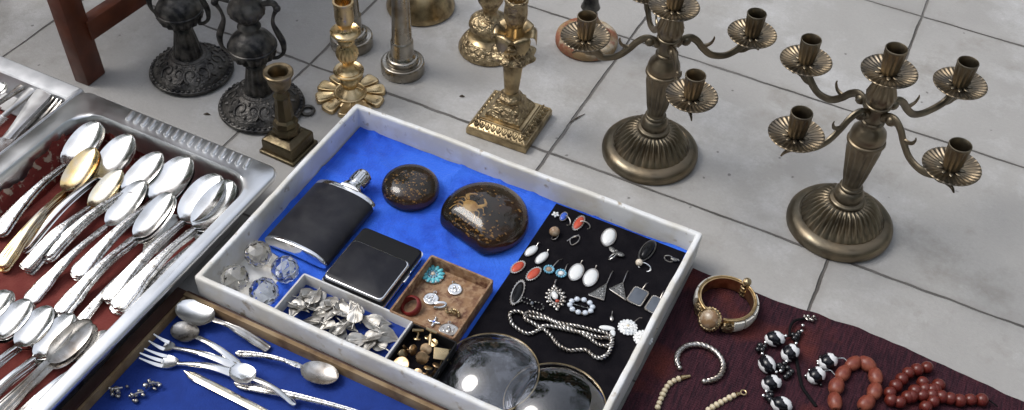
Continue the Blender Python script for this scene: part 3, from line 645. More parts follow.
stack(2, 'slim silver spoon mostly hidden, its thin handle right of the shell-pattern handles', 'the slim half-hidden spoon', tip=(178, 214), end=(77, 322), zt=.030, ze=.024, wb=.014, we=.0075, D=.006, mh=SILVER_ENG)
stack(3, 'large silver tablespoon second from the right corner of the pan', 'the large tablespoon second from the right corner', tip=(219, 174), end=(104, 297), zt=.048, ze=.034, wb=.0225, we=.0120, D=.009, bl=.29, mh=SILVER_ENG)
stack(4, 'silver tablespoon leaning over its neighbour nearest the right corner of the pan', 'the tablespoon nearest the right corner', tip=(232, 180), end=(114, 305), zt=.054, ze=.036, wb=.0200, we=.0140, D=.009, bl=.29, dz=.0036, **E_)
stack(2, 'lower silver spoon squeezed against the right wall of the pan', 'the spoon squeezed against the right wall', tip=(234, 206), end=(122, 314), zt=.024, ze=.026, wb=.0150, tilt=.05, we=.0120, D=.008, mh=SILVER_ENG)
stack(3, 'dessert spoon cut by the left picture edge in the near batch', 'the dessert spoon cut by the left picture edge', tip=(10, 291), end=(-98, 372), zt=.046, ze=.036, wb=.0155, we=.009, D=.008, bl=.30)
stack(4, 'bright dessert spoon, second from left in the near batch', 'the second dessert spoon from left in the near batch', tip=(30, 299), end=(-84, 402), zt=.047, ze=.036, wb=.0155, we=.009, D=.008, bl=.28)
stack(4, 'bright dessert spoon in the middle of the near batch, handle up over the felt', 'the middle dessert spoon of the near batch', tip=(51, 306), end=(-58, 414), zt=.048, ze=.036, wb=.0160, we=.009, D=.008, bl=.28)
stack(5, 'slightly yellowed silver dessert spoon left of the dark tarnished one', 'the slightly yellowed dessert spoon', tip=(73, 313), end=(-48, 432), zt=.048, ze=.036, wb=.0150, we=.009, D=.008, bl=.28, mb=SILVER, dz=.0034)
stack(5, 'dark tarnished spoon tilted on its side near the right pan wall', 'the dark tarnished spoon', tip=(91, 321), end=(-22, 446), zt=.046, ze=.032, wb=.0125, we=.008, D=.007, bl=.24, mb=SILVER_OLD, roll=-.7, dz=.0030, dx=.003)
stack(1, 'single white-bright spoon lying low beside the right pan wall at the bottom', '', tip=(112, 331), end=(10, 424), zt=.030, ze=.026, wb=.0165, we=.010, D=.007, bl=.28)

def fork(label, tip, end, zt, ze, n, wh, wt, Lt, Lh, we, m, mh=None, group=None, taper=1.0, style='fiddle'):
    a = at(*tip, zt); b = at(*end, ze); d = b-a; L = d.length
    t = thing('fork', label, 'fork', a, group=group, rot=(0, -atan2(d.z, hypot(d.x, d.y)), atan2(d.y, d.x)))
    hd = MB()
    def zc(s):
        return .006*(1-min(1, s/(Lt+Lh)))**2-.003*sin(pi*min(1, s/(Lt+Lh)))
    for j in range(n):
        c = (-1+2*j/(n-1))*(wh-wt)
        hd.sheet(lambda s, v, c=c: (s+.003*abs(c)/wh, c*(1-.0*s)+wt*v*(.35+.65*min(1, s/(Lt*.8))), zc(s)), lin(0, Lt+.002, 9), (-1, -.4, .4, 1), .0016)
    def hw(s):
        q = max(0, (s-Lt)/Lh); return .0024+(wh-.0024)*max(0, 1-q**2.6)**.7
    hd.sheet(lambda s, v: (s, hw(s)*v, zc(s)-.0014*(1-v*v)), lin(Lt, Lt+Lh, 12), lin(-1, 1, 7), .0016)
    hd.build('tines', m, t, 60)
    def w2(s):
        h = max(0, (s-Lt-Lh*.96)/(L-Lt-Lh*.96)); w = .0024+(we-.0024)*(h**1.7)
        return w*sqrt(max(0.001, 1-((h-.93)/.07)**2)) if h > .93 else w
    def z2(s, v):
        h = (s-Lt-Lh)/(L-Lt-Lh); return .006*sin(pi*min(1, max(0, h)))-.0012*v*v
    MB().sheet(lambda s, v: (s, w2(s)*v, z2(s, v)), lin(Lt+Lh*.96, L, 24), lin(-1, 1, 5), .0020).build('handle', mh or m, t, 60)
    return t
for i in range(2):
    fork('dinner fork with four long tines, ' + ('uppermost' if i == 0 else 'underneath') + ' of two beside the steel pan', (60.5+i*1.5, 96+i), (-18, 165), .050-.005*i, .040-.005*i, 4, .0125, .0018, .042, .028, .010, SILVER_DARK if i else SILVER_OLD, group='dinner forks')
def knife(label, a, b, za, zb, wh, mh, wb=.009, bl=.5, name='table_knife', n=1, thick=.004, Lb=.11):
    A = at(*a, za); B = at(*b, zb); d = B-A; L = d.length
    t = thing(name, label, 'knife', A, rot=(0, -atan2(d.z, hypot(d.x, d.y)), atan2(d.y, d.x)), group='knives in the grey tray')
    def hw(s):
        h = s/L; w = wh*(.72+.28*cos(pi*h)); 
        return w*sqrt(max(.002, 1-((.05-h)/.05)**2)) if h < .05 else w
    MB().sheet(lambda s, v: (s, hw(s)*v, -.0018*v*v+thick*.5), [L*(i/24)**1.2 for i in range(25)], lin(-1, 1, 7), thick).build('handle', mh, t, 60)
    MB().sheet(lambda s, v: (s, (wb*min(1, sqrt(max(.001, (L+Lb-s)/.03))))*v+.002, .0007*(1-v*v)), lin(L, L+Lb, 14), (-1, 0, 1), .0014).build('blade', SILVER, t, 60)
    return t
knife('broad pale-handled knife lying on top of others, left of the dinner fork', (47, 88), (6, 138), .056, .052, .0125, PALE_STEEL)
for i in range(2):
    knife('broad knife lying %s under the pale-handled one' % ('next' if i == 0 else 'lowest'), (49.5+i*1.5, 90+i*1.5), (9+i*1.5, 141+i), .051-.005*i, .047-.005*i, .0125, SILVER_OLD)
knife('slim rounded silver knife between the broad knife and the narrow flat one', (39, 83), (2, 116), .052, .048, .0065, PALE_STEEL)
knife('narrow flat silver knife third from the broad pale one', (30, 80), (-4, 104), .050, .046, .0055, SILVER_OLD)
spoon('small silver spoon just entering at the left picture edge on red felt', (7, 84), (-40, 118), .046, .042, .012, .007, D=.006)

# ------------------------------------------------------------------ blue-lined wooden tray
wt = thing('wooden_tray', 'low dark wooden tray with worn tan inner edges, lined with blue felt', 'tray', (0, 0, 0))
FZ = .010
MB().box(-.672, -.6575, .20, .5625, 0, .0235, .0012).build('side_wall', WOOD_DARK, wt)
MB().box(-.6573, -.6535, .20, .5545, 0, .0225, .0006).build('inner_strip', WOOD_TAN, wt)
MB().box(-.6573, -.20, .5547, .5600, 0, .0255, .0006).build('inner_strip', WOOD_TAN, wt)
MB().box(-.6573, -.20, .5602, .5630, 0, .0245, .0006).build('far_wall', WOOD_DARK, wt)
MB().box(-.20, -.188, .20, .5630, 0, .0235, .0012).build('side_wall', WOOD_DARK, wt)
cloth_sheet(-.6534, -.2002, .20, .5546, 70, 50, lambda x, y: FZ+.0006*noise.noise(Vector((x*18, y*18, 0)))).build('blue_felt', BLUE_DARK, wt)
z0 = FZ+.006
spoon('silver dessert spoon with two dark bands on its square-ended handle', (177, 304), (269, 348), z0+.009, FZ+.006, .0150, .0055, style='block', bl=.40, D=.007, neck=.0028, mb=SILVER, mh=SILVER_OLD, name='spoon')
spoon('small round-bowled spoon with tarnish spot just below the banded dessert spoon', (173, 325), (240, 364), z0, FZ+.006, .0125, .0045, style='flat', bl=.36, D=.006, mb=SILVER_OLD, mh=SILVER)
fork('small two-pronged pickle fork', (150.5, 340), (237, 366), FZ+.006, FZ+.006, 2, .0072, .0021, .016, .014, .0060, SILVER)
fork('three-tined pastry fork with shortest handle below the pickle fork', (141, 356), (236, 373), FZ+.006, FZ+.008, 3, .0088, .0022, .024, .020, .0062, SILVER)
spoon('tiny salt spoon lying bowl-up across other handles', (231, 367), (296, 404), FZ+.016, FZ+.008, .0115, .0035, style='flat', bl=.36, D=.005)
spoon('mustard ladle with round bowl at the right and curved notched handle', (338, 378), (235, 351), z0+.004, FZ+.005, .0135, .0052, style='ornate', bl=.26, D=.008, neck=.0022, mb=SILVER_OLD, mh=SILVER_ENG)
spoon('ornate-handled teaspoon reaching the bottom edge right of the salt spoon', (478, 448), (234, 382), FZ+.006, FZ+.007, .012, .0062, style='ornate', bl=.25, D=.005, mh=SILVER_ENG)
A = at(184, 371, FZ+.005); B = at(330, 446, FZ+.005)
d = B-A; t = thing('butter_knife', 'pale gold butter knife emerging from under the pastry fork', 'knife', A, rot=(0, 0, atan2(d.y, d.x)))
L = d.length
MB().sheet(lambda s, v: (s, (.0052-.0012*s/L)*v*sqrt(max(.002, 1-(max(0, .012-s)/.012)**2)), .0012-.0012*v*v), lin(0, L, 20), lin(-1, 1, 5), .002).build('handle', GOLD_PALE, t, 60)
MB().sheet(lambda s, v: (s, .0065*v*sqrt(max(.002, (L+.07-s)/.07)), .0006), lin(L, L+.07, 8), (-1, 0, 1), .0012).build('blade', SILVER, t, 60)
for (x, y, lb, s) in ((117, 394, 'lumpy silver charm nearest the wooden side wall at the bottom edge', 1), (138, 398, 'flat silver charm between two others at the bottom edge', .9), (152, 389, 'tall twisted silver charm nearest the forks', 1.1)):
    p = at(x, y, FZ); t = thing('silver_charm', lb, 'charm', p, group='silver charms on blue felt'); mb = MB()
    for i in range(11): mb.ell((random.gauss(0, .0035)*s, random.gauss(0, .0045)*s, .003+abs(random.gauss(0, .003))), (random.uniform(.0016, .0034), random.uniform(.0014, .003), random.uniform(.0016, .003)), 8, 6)
    mb.tube([(-.004, -.004, .003), (0, 0, .010*s), (.004, .006, .007)], .0013, 6); mb.build('figure', SILVER_OLD, t)

# ------------------------------------------------------------------ white display box
wb = thing('white_box', 'scuffed white painted display box lined with bright blue velvet, full of trinkets', 'display box', (0, 0, 0))
bx0, bx1, by0, by1, br, bf = -.6455, -.1465, .5640, .9170, .0560, .020
def bl(d, z, r=.004, wob=0): return rrect(bx0+d, bx1-d, by0+d, by1-d, max(.0015, r-d), z, 4, wob)
def blw(d, z): 
    return [p+Vector((noise.noise(p*7)*.0024+.0006*noise.noise(p*60), noise.noise(p*7+Vector((5, 5, 5)))*.0024+.0006*noise.noise(p*55), noise.noise(p*6+Vector((9, 2, 0)))*.0016+.0008*noise.noise(p*50))) for p in rr_dense(d, z)]
def rr_dense(d, z):
    base = bl(d, z); out = []
    for i, p in enumerate(base):
        q = base[(i+1) % len(base)]; out.append(p)
        if (q-p).length > .05:
            for j in range(1, 48): out.append(p.lerp(q, j/48))
    return out
MB().loft([blw(.003, .001), blw(.001, .010), blw(0, br-.004), blw(.0006, br-.001), blw(.0018, br), blw(.0060, br), blw(.0075, br-.0012), blw(.0080, br-.004), blw(.0088, .030), blw(.0095, bf-.004)]).build('box_shell', WHITE_PAINT, wb, 50)
def zb(x, y):
    e = min(x-bx0-.008, bx1-.008-x, y-by0-.008, by1-.008-y)
    w = .0016*noise.noise(Vector((x*14, y*14, 2)))+.0010*noise.noise(Vector((x*45, y*30, 7)))
    r = abs(noise.noise(Vector((x*9+y*5, y*7-x*6, 11)))); w += .0026*max(0, 1-r*8)
    return bf-.0008+w+.006*max(0, 1-e/.006)**2
MB().sheet(lambda u, v: (lambda y: (lambda xa: (lambda x: (x, y, zb(x, y)))(xa+(bx1-.0092-xa)*u))(bx0+.0092+.060*max(0, min(1, (.668-y)/.012+.3*noise.noise(Vector((y*30, 1, 1)))))))(by0+.0092+(by1-by0-.0184)*v), lin(0, 1, 110), lin(0, 1, 100), .0015).build('blue_velvet', BLUE, wb)
FB = bf

# flask
t = thing('hip_flask', 'black leather-wrapped hip flask with chrome ends and ribbed chrome cap', 'flask', (-.577, .664, FB)); t.scale = (1, 1, 1.12)
def flask_loop(y, k=1.0, a=.0445):
    out = []
    for i in range(48):
        p = TAU*i/48; c, s = cos(p), sin(p)
        x = a*k*math.copysign(abs(c)**.5, c); z = .0092*k*math.copysign(abs(s)**.75, s)
        out.append(Vector((x, y, .0098+z+.0060*(1-(x/a)**2))))
    return out
MB().loft([flask_loop(.0055, .985), flask_loop(.0065, 1), flask_loop(.1095, 1), flask_loop(.1105, .985)]).build('leather_wrap', LEATHER, t, 50)
MB().loft([flask_loop(.0010, .93), flask_loop(.0018, .985), flask_loop(.0026, 1.0), flask_loop(.0046, 1.0), flask_loop(.0056, .975)]).build('end_cap', CHROME, t, 50)
MB().loft([flask_loop(.1104, .975), flask_loop(.1118, 1.0), flask_loop(.1150, 1.0), flask_loop(.1165, .985), flask_loop(.1180, .93), flask_loop(.1185, .8)]).build('shoulder', CHROME, t, 50)
MY = Matrix.Translation((.006, .1180, .0165))@Matrix.Rotation(-pi/2, 4, 'X')@Matrix.Scale(1.22, 4)
MB().lathe([(.0125, -.001), (.0120, .003), (.0085, .005), (.0080, .009)], 32, MY).build('neck', CHROME, t)
MB().lathe([(.0088, .0085), (.0098, .0090), (.0100, .0105), (.0100, .0120, .03, 0, 24), (.0100, .0210, .03, 0, 24), (.0100, .0222), (.0095, .0235), (.0098, .0250), (.0085, .0275), (.0050, .0290), (0, .0294)], 96, MY).build('screw_cap', CHROME, t, 50)

# cigarette case
t = thing('cigarette_case', 'black leather cigarette case with rounded chrome frame, between flask and brown card box', 'case', (-.525, .644, FB)); t.scale = (1, 1, 1.3)
CW, CL = .085, .0965
def cl_(d, z, r=.006): return rrect(d, CW-d, d, CL-d, r, z, 5)
MB().loft([cl_(.003, 0), cl_(.0005, .002), cl_(0, .005), cl_(0, .0065)]).build('lower_shell', LEATHER, t)
MB().loft([cl_(-.0008, .0062), cl_(-.0012, .0072), cl_(-.0012, .0088), cl_(-.0008, .0096)]).build('chrome_frame', CHROME, t, 50)
MB().loft([cl_(.0004, .0094), cl_(.0004, .0118), cl_(.0014, .0134), cl_(.004, .0140)]).build('lid', BLACK_GLOSS, t, 40)
def pl_(d, z, r=.006): return rrect(.0020+d, CW-.0020-d, .0015+d, .0700-d, r, z, 6)
MB().loft([pl_(0, .0138), pl_(0, .0146), pl_(.0008, .0158), pl_(.0020, .0160)]).build('chrome_inlay', CHROME, t, 50)
MB().loft([pl_(.0022, .0158), pl_(.0022, .0164), pl_(.0034, .0170)]).build('leather_panel', LEATHER, t, 40)
MB().box(CW+.0006, CW+.0032, .045, .058, .0062, .0098, .0008).build('clasp', CHROME, t)

# crystal balls
def crystal(label, p, r, m, rot):
    bm = bmesh.new(); bmesh.ops.create_icosphere(bm, subdivisions=2, radius=r); bm.verts.index_update()
    mb = MB(); R_ = Euler(rot).to_matrix(); mb.add([R_@v.co for v in bm.verts], [[v.index for v in f.verts] for f in bm.faces]); bm.free()
    o = mb.build('crystal_ball', m, None, 0); o.location = p; return tag(o, label, 'crystal ball', 'faceted crystal balls')
for (px, py, lb, mm, r) in ((258, 254, 'clear champagne-tinted faceted crystal ball touching the flask end', CRYSTAL_Y, .0170), (235, 278, 'clear champagne-tinted faceted crystal ball in the near left corner of the white box', CRYSTAL_Y, .0172), (285, 269.5, 'bluish faceted crystal ball between the flask and the leaf compartment', CRYSTAL_B, .0172), (264, 292, 'bluish faceted crystal ball at the near wall of the white box', CRYSTAL_B, .0178)):
    crystal(lb, at(px, py, FB+r+.0005)-Vector((0, 0, 0)), r, mm, (random.random()*3, random.random()*3, random.random()*3))

# small trays inside
def open_box(t, x0, x1, y0, y1, h, w, m, fm, fz=.003, nm='tray_shell'):
    def q(d, z): return rrect(x0+d, x1-d, y0+d, y1-d, max(.0008, .003-d), z, 3)
    MB().loft([q(.0008, 0), q(0, .001), q(0, h-.0006), q(.0005, h), q(w-.0004, h), q(w, h-.0008), q(w+.0006, fz-.001)]).build(nm, m, t, 40)
    MB().add([(x0+w, y0+w, fz), (x1-w, y0+w, fz), (x1-w, y1-w, fz), (x0+w, y1-w, fz)], [(0, 1, 2, 3)]).build('floor_lining', fm, t, 0)
t = thing('leaf_tray', 'shallow white card tray with blue floor heaped with silver leaves', 'tray', (-.470, .606, FB))
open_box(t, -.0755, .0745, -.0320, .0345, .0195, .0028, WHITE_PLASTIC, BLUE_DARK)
t = thing('cufflink_tray', 'shallow black card tray heaped with brass cufflinks', 'tray', (-.366, .604, FB))
open_box(t, -.0285, .0290, -.0300, .0335, .0190, .0020, BLACK_GLOSS, BLACK_VELVET)
t = thing('brown_box', 'open brown card box with worn edges holding a turquoise brooch, ring and medals', 'box', (-.3855, .6870, FB))
open_box(t, -.0425, .0430, -.0490, .0505, .0200, .0030, CARD_BROWN, CARD_BROWN, .0035)

# ivy leaves
def leaf_mesh(var):
    rnd = random.Random(var); f1 = rnd.uniform(.30, .55); cu = rnd.uniform(-.15, .45); L = rnd.uniform(.024, .029); tw = rnd.uniform(-.25, .25)
    prof = [(0, .02), (.05, .15), (.12, .29), (.20, .37), (.30, .39), (.40, .355), (.50, .32), (.58, .295), (.68, .22), (.80, .13), (.90, .065), (1, .004)]
    def w(u):
        for (a, b), (c, d) in zip(prof, prof[1:]):
            if u <= c: return b+(d-b)*(u-a)/(c-a)
        return .005
    def fn(u, v):
        y = w(u)*L*v; x = L*u-.2*abs(y)*(1 if u < .3 else -.15)
        z = abs(y)*f1-cu*L*u*u*.6-.25*L*(abs(v)**3)*w(u)*.6+.0004*sin(abs(v)*7+u*14)+tw*y*u*.6
        return (x, y*.92, z)
    mb = MB().sheet(fn, lin(0, 1, 25), (-1, -.75, -.5, -.25, 0, .25, .5, .75, 1), .0007)
    mb.tube(spline([(.001, 0, 0), (-.003, .0004, .0012), (-.0075, .001, .0005)], 4), .0008, 6)
    mb.tube([(L*u, 0, -cu*L*u*u*.6+.0003) for u in lin(0, .95, 8)], [.0009-.0006*u for u in lin(0, 1, 8)], 6)
    return mb
LEAF = mat('silver_leaf', (.56, .54, .50), 1, .48, (.36, .34, .31), 90, (.4, .7), rvar=.06, bump=.35, bs=160, bdist=.0006)
LM = [leaf_mesh(i) for i in range(6)]
rows = [('row along the cigarette case', [(312, 282), (322, 291), (336, 296), (347, 302), (359, 309), (378, 320)]), ('second row from the cigarette case', [(300, 294), (314, 299), (329, 306), (343, 314), (356, 319), (371, 323)]),
        ('middle row', [(290, 304), (306, 306), (319, 312), (332, 315), (347, 325), (386, 335)]), ('row before the near wall', [(297, 312), (312, 320), (327, 328), (341, 331), (357, 340), (373, 337)]), ('row against the near wall', [(318, 326), (334, 337), (350, 346), (366, 348), (378, 345)])]
k = 0; proto = {}
for rn, ps in rows:
    for j, (x, y) in enumerate(ps):
        p = at(x, y, FB+.010); p.x = min(max(p.x, -.527), -.413); p.y = min(max(p.y, .590), .6235); p.z = FB+.0085+random.uniform(-.001, .0065)
        v = k % 6
        if v not in proto: o = proto[v] = LM[v].build('silver_leaf', LEAF, None, 70)
        else: o = proto[v].copy(); COL.objects.link(o)
        a = random.uniform(0, TAU); o.rotation_euler = (random.uniform(-.5, .5), random.uniform(-.25, .3), a); o.location = p-Vector((cos(a)*.010, sin(a)*.010, 0))
        tag(o, 'curled silver ivy leaf, %s from left in the %s' % (['first', 'second', 'third', 'fourth', 'fifth', 'last'][j], rn), 'leaf ornament', 'silver leaves heaped in the white card tray'); k += 1

# cufflinks
CUFF = mat('worn_gold_cufflink', (.66, .46, .27), 1, .33, (.28, .18, .10), 120, (.4, .65), rvar=.06)
def cuff(label, x, y, z, r, rot, m=CUFF, rect=False, bar=True):
    z += .0060; p = at(x, y, FB+z); p.x = min(max(p.x, -.388), -.344); p.y = min(max(p.y, .582), .632); t = thing('cufflink', label, 'cufflink', p, group='cufflinks in the black tray', rot=rot)
    f = MB()
    if rect: f.box(-r, r, -r*.8, r*.8, -.0008, .0008, .0005)
    else: f.lathe([(r*.9, -.0008), (r, 0), (r*.93, .0008), (r*.6, .0013), (0, .0015)], 32)
    f.build('face', m, t)
    q = MB().tube([(0, 0, -.0005), (.0008, 0, -.005), (0, 0, -.0095)], [.0013, .0010, .0013], 8); q.build('post', m, t)
    if bar: MB().tube([(-.0065, 0, -.010), (0, 0, -.0098), (.0065, 0, -.010)], [.0016, .0020, .0016], 8).build('toggle', m, t)
U = random.uniform
cuff('largest round coppery cufflink disc at the near left of the black tray', 400, 366, .010, .0100, (.35, -.15, 0))
cuff('square pale gold cufflink with toggle on top at the right of the black tray', 441, 354, .012, .0085, (.3, .25, .5), BRASS, True)
cuff('round brown cufflink disc facing up in the middle of the tray', 426, 349, .013, .0068, (.55, .35, 0))
cuff('thin oval cufflink disc seen nearly edge-on left of the middle disc', 413, 350, .012, .0064, (.3, 1.05, .3))
cuff('cufflink lying flat edge-on just below the middle disc', 422, 358, .011, .0075, (.9, .1, .2))
cuff('small coppery cufflink face at the near wall of the tray', 416, 376, .009, .0055, (.6, -.1, .3))
cuff('small brass cufflink with upturned bar near the far left corner of the tray', 417, 339, .011, .0045, (2.5, .4, .8), BRASS)
cuff('bar cufflink standing upright along the far wall', 428, 338, .010, .0045, (2.6, .3, .2), BRASS)
cuff('small bright cufflink face right of the near wall disc', 428, 368, .009, .0050, (-.5, .3, .6), BRASS)
cuff('dull cufflink lying on its rim at the left wall of the tray', 403, 354, .009, .0055, (.8, .2, 1.0), BRASS_OLD)
cuff('brownish cufflink tucked under the square pale gold one', 438, 366, .007, .0055, (.2, .6, 1.7), CUFF)
cuff('plain cufflink with slanting bar at the far right of the tray', 434, 343, .009, .0050, (2.7, -.3, 2.0), BRASS)

# things in the brown box
BZ = FB+.0040
def gem(t, c, a, b, h, ang, m, nm='stone'):
    M = Matrix.Rotation(ang, 3, 'Z'); q = MB(); q.ell(c, (a, b, h), 20, 10, M); return q.build(nm, m, t)
def oval_ring(t, c, a, b, r, ang, m, nm='bezel', n=28, flat=1.0):
    return MB().tube([Vector(c)+Matrix.Rotation(ang, 3, 'Z')@Vector((a*cos(TAU*i/n), b*sin(TAU*i/n), 0)) for i in range(n)], r, 8, closed=True).build(nm, m, t)
p = at(433, 275.5, BZ); t = thing('turquoise_brooch', 'turquoise flower brooch with white centre in the far left of the brown box', 'brooch', p); t.scale = (1.14, 1.14, 1.1)
MB().lathe([(.0120, 0), (.0122, .001), (.0115, .002), (0, .0022)], 32).build('backplate', SILVER, t)
for j in range(12):
    a = TAU*j/12; gem(t, (.0090*cos(a), .0090*sin(a), .0026), .0037, .0021, .0016, a, TURQ, 'petal')
q = MB()
for j in range(8): a = TAU*j/8; q.ell((.0040*cos(a), .0040*sin(a), .0030), (.0013, .0013, .0012), 8, 6)
q.build('inner_petals', PALE_BLUE, t); gem(t, (0, 0, .0030), .0024, .0024, .0020, 0, PEARL, 'centre')
def medal(label, x, y, a, b, ang, m, loop=True):
    p = at(x, y, BZ+.0006); t = thing('medal', label, 'medal', p, group='religious medals', rz=ang)
    q = MB().lathe([(.97, 0), (1, .0006), (1, .0013), (.93, .0015), (.90, .0011), (0, .0011)], 40); q.v = [Vector((v.x*a, v.y*b, v.z)) for v in q.v]; q.build('disc', m, t)
    q = MB().ell((0, b*.42, .0012), (a*.17, b*.19, .0010), 10, 6).ell((0, -b*.10, .0011), (a*.30, b*.48, .0011), 12, 6)
    for s in (-1, 1): q.ell((s*a*.52, -b*.05, .0011), (a*.10, b*.40, .0006), 8, 6, Matrix.Rotation(-s*.25, 3, 'Z'))
    q.build('relief', m, t)
    if loop: MB().tube([(.0017*cos(TAU*i/14), b+.0014+.0017*sin(TAU*i/14), .0012) for i in range(14)], .0005, 6, closed=True).build('loop', m, t)
medal('round silver medal with standing figure at the right of the brown box', 455, 289.5, .0084, .0088, YAW+.25, SILVER)
medal('round silver medal left of centre touching the red ring', 431, 299, .0088, .0088, YAW-.4, SILVER)
medal('large dark grey oval medal in the near corner of the brown box', 448.5, 330, .0112, .0088, YAW+1.25-1.57+.3, SILVER_OLD)
p = at(411, 306, FB+.0075); t = thing('red_ring', 'dark red resin ring standing tilted in the left of the brown box', 'ring', p, rot=(.35, -.30, .2)); t.scale = (1.08, 1.08, 1.35)
MB().loft([[Vector((r*cos(a), r*sin(a), z)) for a in lin(0, TAU*35/36, 36)] for r, z in ((.0088, -.0035), (.0112, -.0030), (.0124, 0), (.0112, .0030), (.0088, .0035), (.0085, 0), (.0088, -.0035))], False, False).build('band', RED_RING, t, 60)
p = at(434, 322, BZ+.001); t = thing('cross_pendant', 'small silver cross with blue enamel at the near side of the brown box', 'pendant', p, rz=YAW-.25)
q = MB()
for a in (0, pi/2, pi, 3*pi/2): q.ell((.0036*cos(a), .0036*sin(a), .0004), (.0033, .0017, .0009), 10, 6, Matrix.Rotation(a, 3, 'Z')); q.ell((.0064*cos(a), .0064*sin(a), .0004), .0014, 8, 6)
q.build('cross', SILVER, t); gem(t, (0, 0, .0012), .0014, .0014, .0007, 0, BLUE_STONE, 'enamel')
p = at(439, 306, BZ+.002); t = thing('silver_clip', 'folded silver clip beside the left medal in the brown box', 'clip', p, rz=.5)
MB().tube(spline([(-.006, -.002, 0), (0, -.003, .0005), (.007, -.001, .001), (.007, .002, .003), (0, .002, .004), (-.005, .001, .003)], 5), .0011, 8, flat=1.6).build('clip_band', SILVER, t)
p = at(452, 313, BZ+.002); t = thing('chain_knot', 'knotted dull brass chain above the dark oval medal', 'chain', p)
rope(spline([(-.009, .002, 0), (-.004, -.003, .002), (.002, .002, .001), (.004, -.002, .003), (-.001, .001, .004), (.006, .004, .001), (.010, -.002, 0)], 8), .0010, .0009, .004, 2).build('links', BRASS_OLD, t)

# resin paperweights
def dome(loop, h, base, n=14):
    loops = []
    for k_, z in ((.955, 0), (.985, .0015), (1.0, base*.5), (1.0, base)): loops.append([Vector((p.x*k_, p.y*k_, z)) for p in loop])
    for i in range(1, n):
        a = pi/2*i/n; loops.append([Vector((p.x*cos(a)**.82, p.y*cos(a)**.82, base+(h-base)*sin(a))) for p in loop])
    return MB().loft(loops)
def circ(r, n=64): return [Vector((r*cos(TAU*i/n), r*sin(TAU*i/n), 0)) for i in range(n)]
def paperweight(label, c, loop, h, rz=0):
    t = thing('paperweight', label, 'paperweight', (c[0], c[1], FB+.0005), rz, group='dark resin paperweights')
    dome(loop, h, .0095).build('resin_dome', RESIN, t, 60)
    b = [Vector((p.x*.95, p.y*.95, 0)) for p in loop]
    MB().loft([[p+Vector((0, 0, .0012)) for p in b], [p*1.0+Vector((0, 0, .0045)) for p in b], [p*.9+Vector((0, 0, .0062)) for p in b]]).build('dark_backing', RESIN_BASE, t, 40)
    return t
t = paperweight('round dark amber resin paperweight with golden specks near the far wall', (-.5135, .8340), circ(.0375), .028)
q = MB()
for i in range(150):
    a = U(0, TAU); r = .026*sqrt(random.random()); q.ell((r*cos(a)-.003, r*sin(a)-.006, .0068+U(0, .003)), (U(.0004, .0017), U(.0004, .0014), .0006), 6, 4)
q.build('golden_specks', GRIT, t)
def Dloop(r, cut, n=96):
    out = []
    for i in range(n):
        a = TAU*i/n; q_ = -sin(a); rr = r
        if q_ > .05: rr = (r**-40+(cut/q_)**-40)**(-1/40)
        out.append(Vector((rr*cos(a), rr*sin(a), 0)))
    return out
t = paperweight('larger dark amber resin paperweight with one flat side and a crab inside', (-.4035, .8310), Dloop(.0565, .0440), .039, -.27)
MC = Matrix.Translation((-.0165, -.006, .0035))@Matrix.Rotation(.05, 4, 'Z')@Matrix.Scale(.80, 4)
q = MB().ell((0, 0, .0145), (.0125, .0090, .0034), 20, 10).xf(MC)
q.build('crab_body', CRAB, t)
q = MB()
for s in (-1, 1):
    for j, a in enumerate((-.75, -.35, .05, .45)):
        x0, y0 = s*.009, .000-.0045*j+.005
        L1 = .009; dx, dy = s*cos(a)*L1, -sin(a)*L1+.003
        pts = spline([(x0*.8, y0*.7, .0145), (x0+dx, y0+dy-.001, .0165), (x0+dx*1.7, y0+dy*1.5-.006-.0015*j, .0125)], 5)
        q.tube(pts, [.0013*(1-.7*i/len(pts)) for i in range(len(pts))], 6)
    pts = spline([(s*.008, .005, .0145), (s*.0155, .0095, .016), (s*.0150, .0155, .016), (s*.0095, .0200, .0155)], 5)
    q.tube(pts, [.0014+.0012*sin(pi*min(1, i/len(pts)*1.05))**2 for i in range(len(pts))], 8)
    q.ell((s*.0085, .0208, .0155), (.0032, .0016, .0016), 10, 6, Matrix.Rotation(-s*.3, 3, 'Z'))
q.xf(MC); q.build('crab_legs', CRAB, t)
q = MB()
for i in range(240):
    a = U(0, TAU); r = .040*sqrt(random.random()); x, y = r*cos(a), r*sin(a)
    if y > -.006 and random.random() < .75: continue
    if y < -.033: continue
    q.ell((x, y, .0068+U(0, .0035)), (U(.0005, .0021), U(.0005, .0018), .0008), 6, 4)
q.build('golden_specks', GRIT, t)

# glass lenses
def lens(label, c, r, tilt, m):
    t = thing('glass_dome', label, 'glass dome', c, group='glass domes', rot=tilt)
    h = .0215; th = .0022; pr = [(r-.0026, .0004), (r-.0008, 0), (r, .0010)]
    def cap(q, R_, H): S_ = (R_*R_+H*H)/(2*H); x = R_*q; return (x, sqrt(S_*S_-x*x)-(S_-H))
    n = 24
    for i in range(1, n+1): x, z = cap(cos(pi/2*i/n) if i < n else 0, r, h); pr.append((x, .0010+z))
    inner = []
    for i in range(n, 0, -1): x, z = cap(cos(pi/2*i/n) if i < n else 0, r-.0028, h-th); inner.append((x, .0006+z))
    MB().lathe(pr+inner+[(r-.0026, .0004)], 96).build('glass_shell', m, t, 60)
    MB().tube([(r*1.003*cos(TAU*i/96), r*1.003*sin(TAU*i/96), .0010) for i in range(96)], .0008, 6, closed=True).build('thin_rim', BRASS_OLD, t)
lens('whole convex glass dome with thin brass rim overlapping its neighbour on the black velvet', (-.2905, .6240, FB+.0075), .0560, (0, radians(-5.5), 0), GLASS_SMOKE)
lens('partly covered convex glass dome cut by the bottom edge on the black velvet', (-.2080, .6215, FB+.0045), .0560, (0, 0, 0), GLASS_SMOKE)

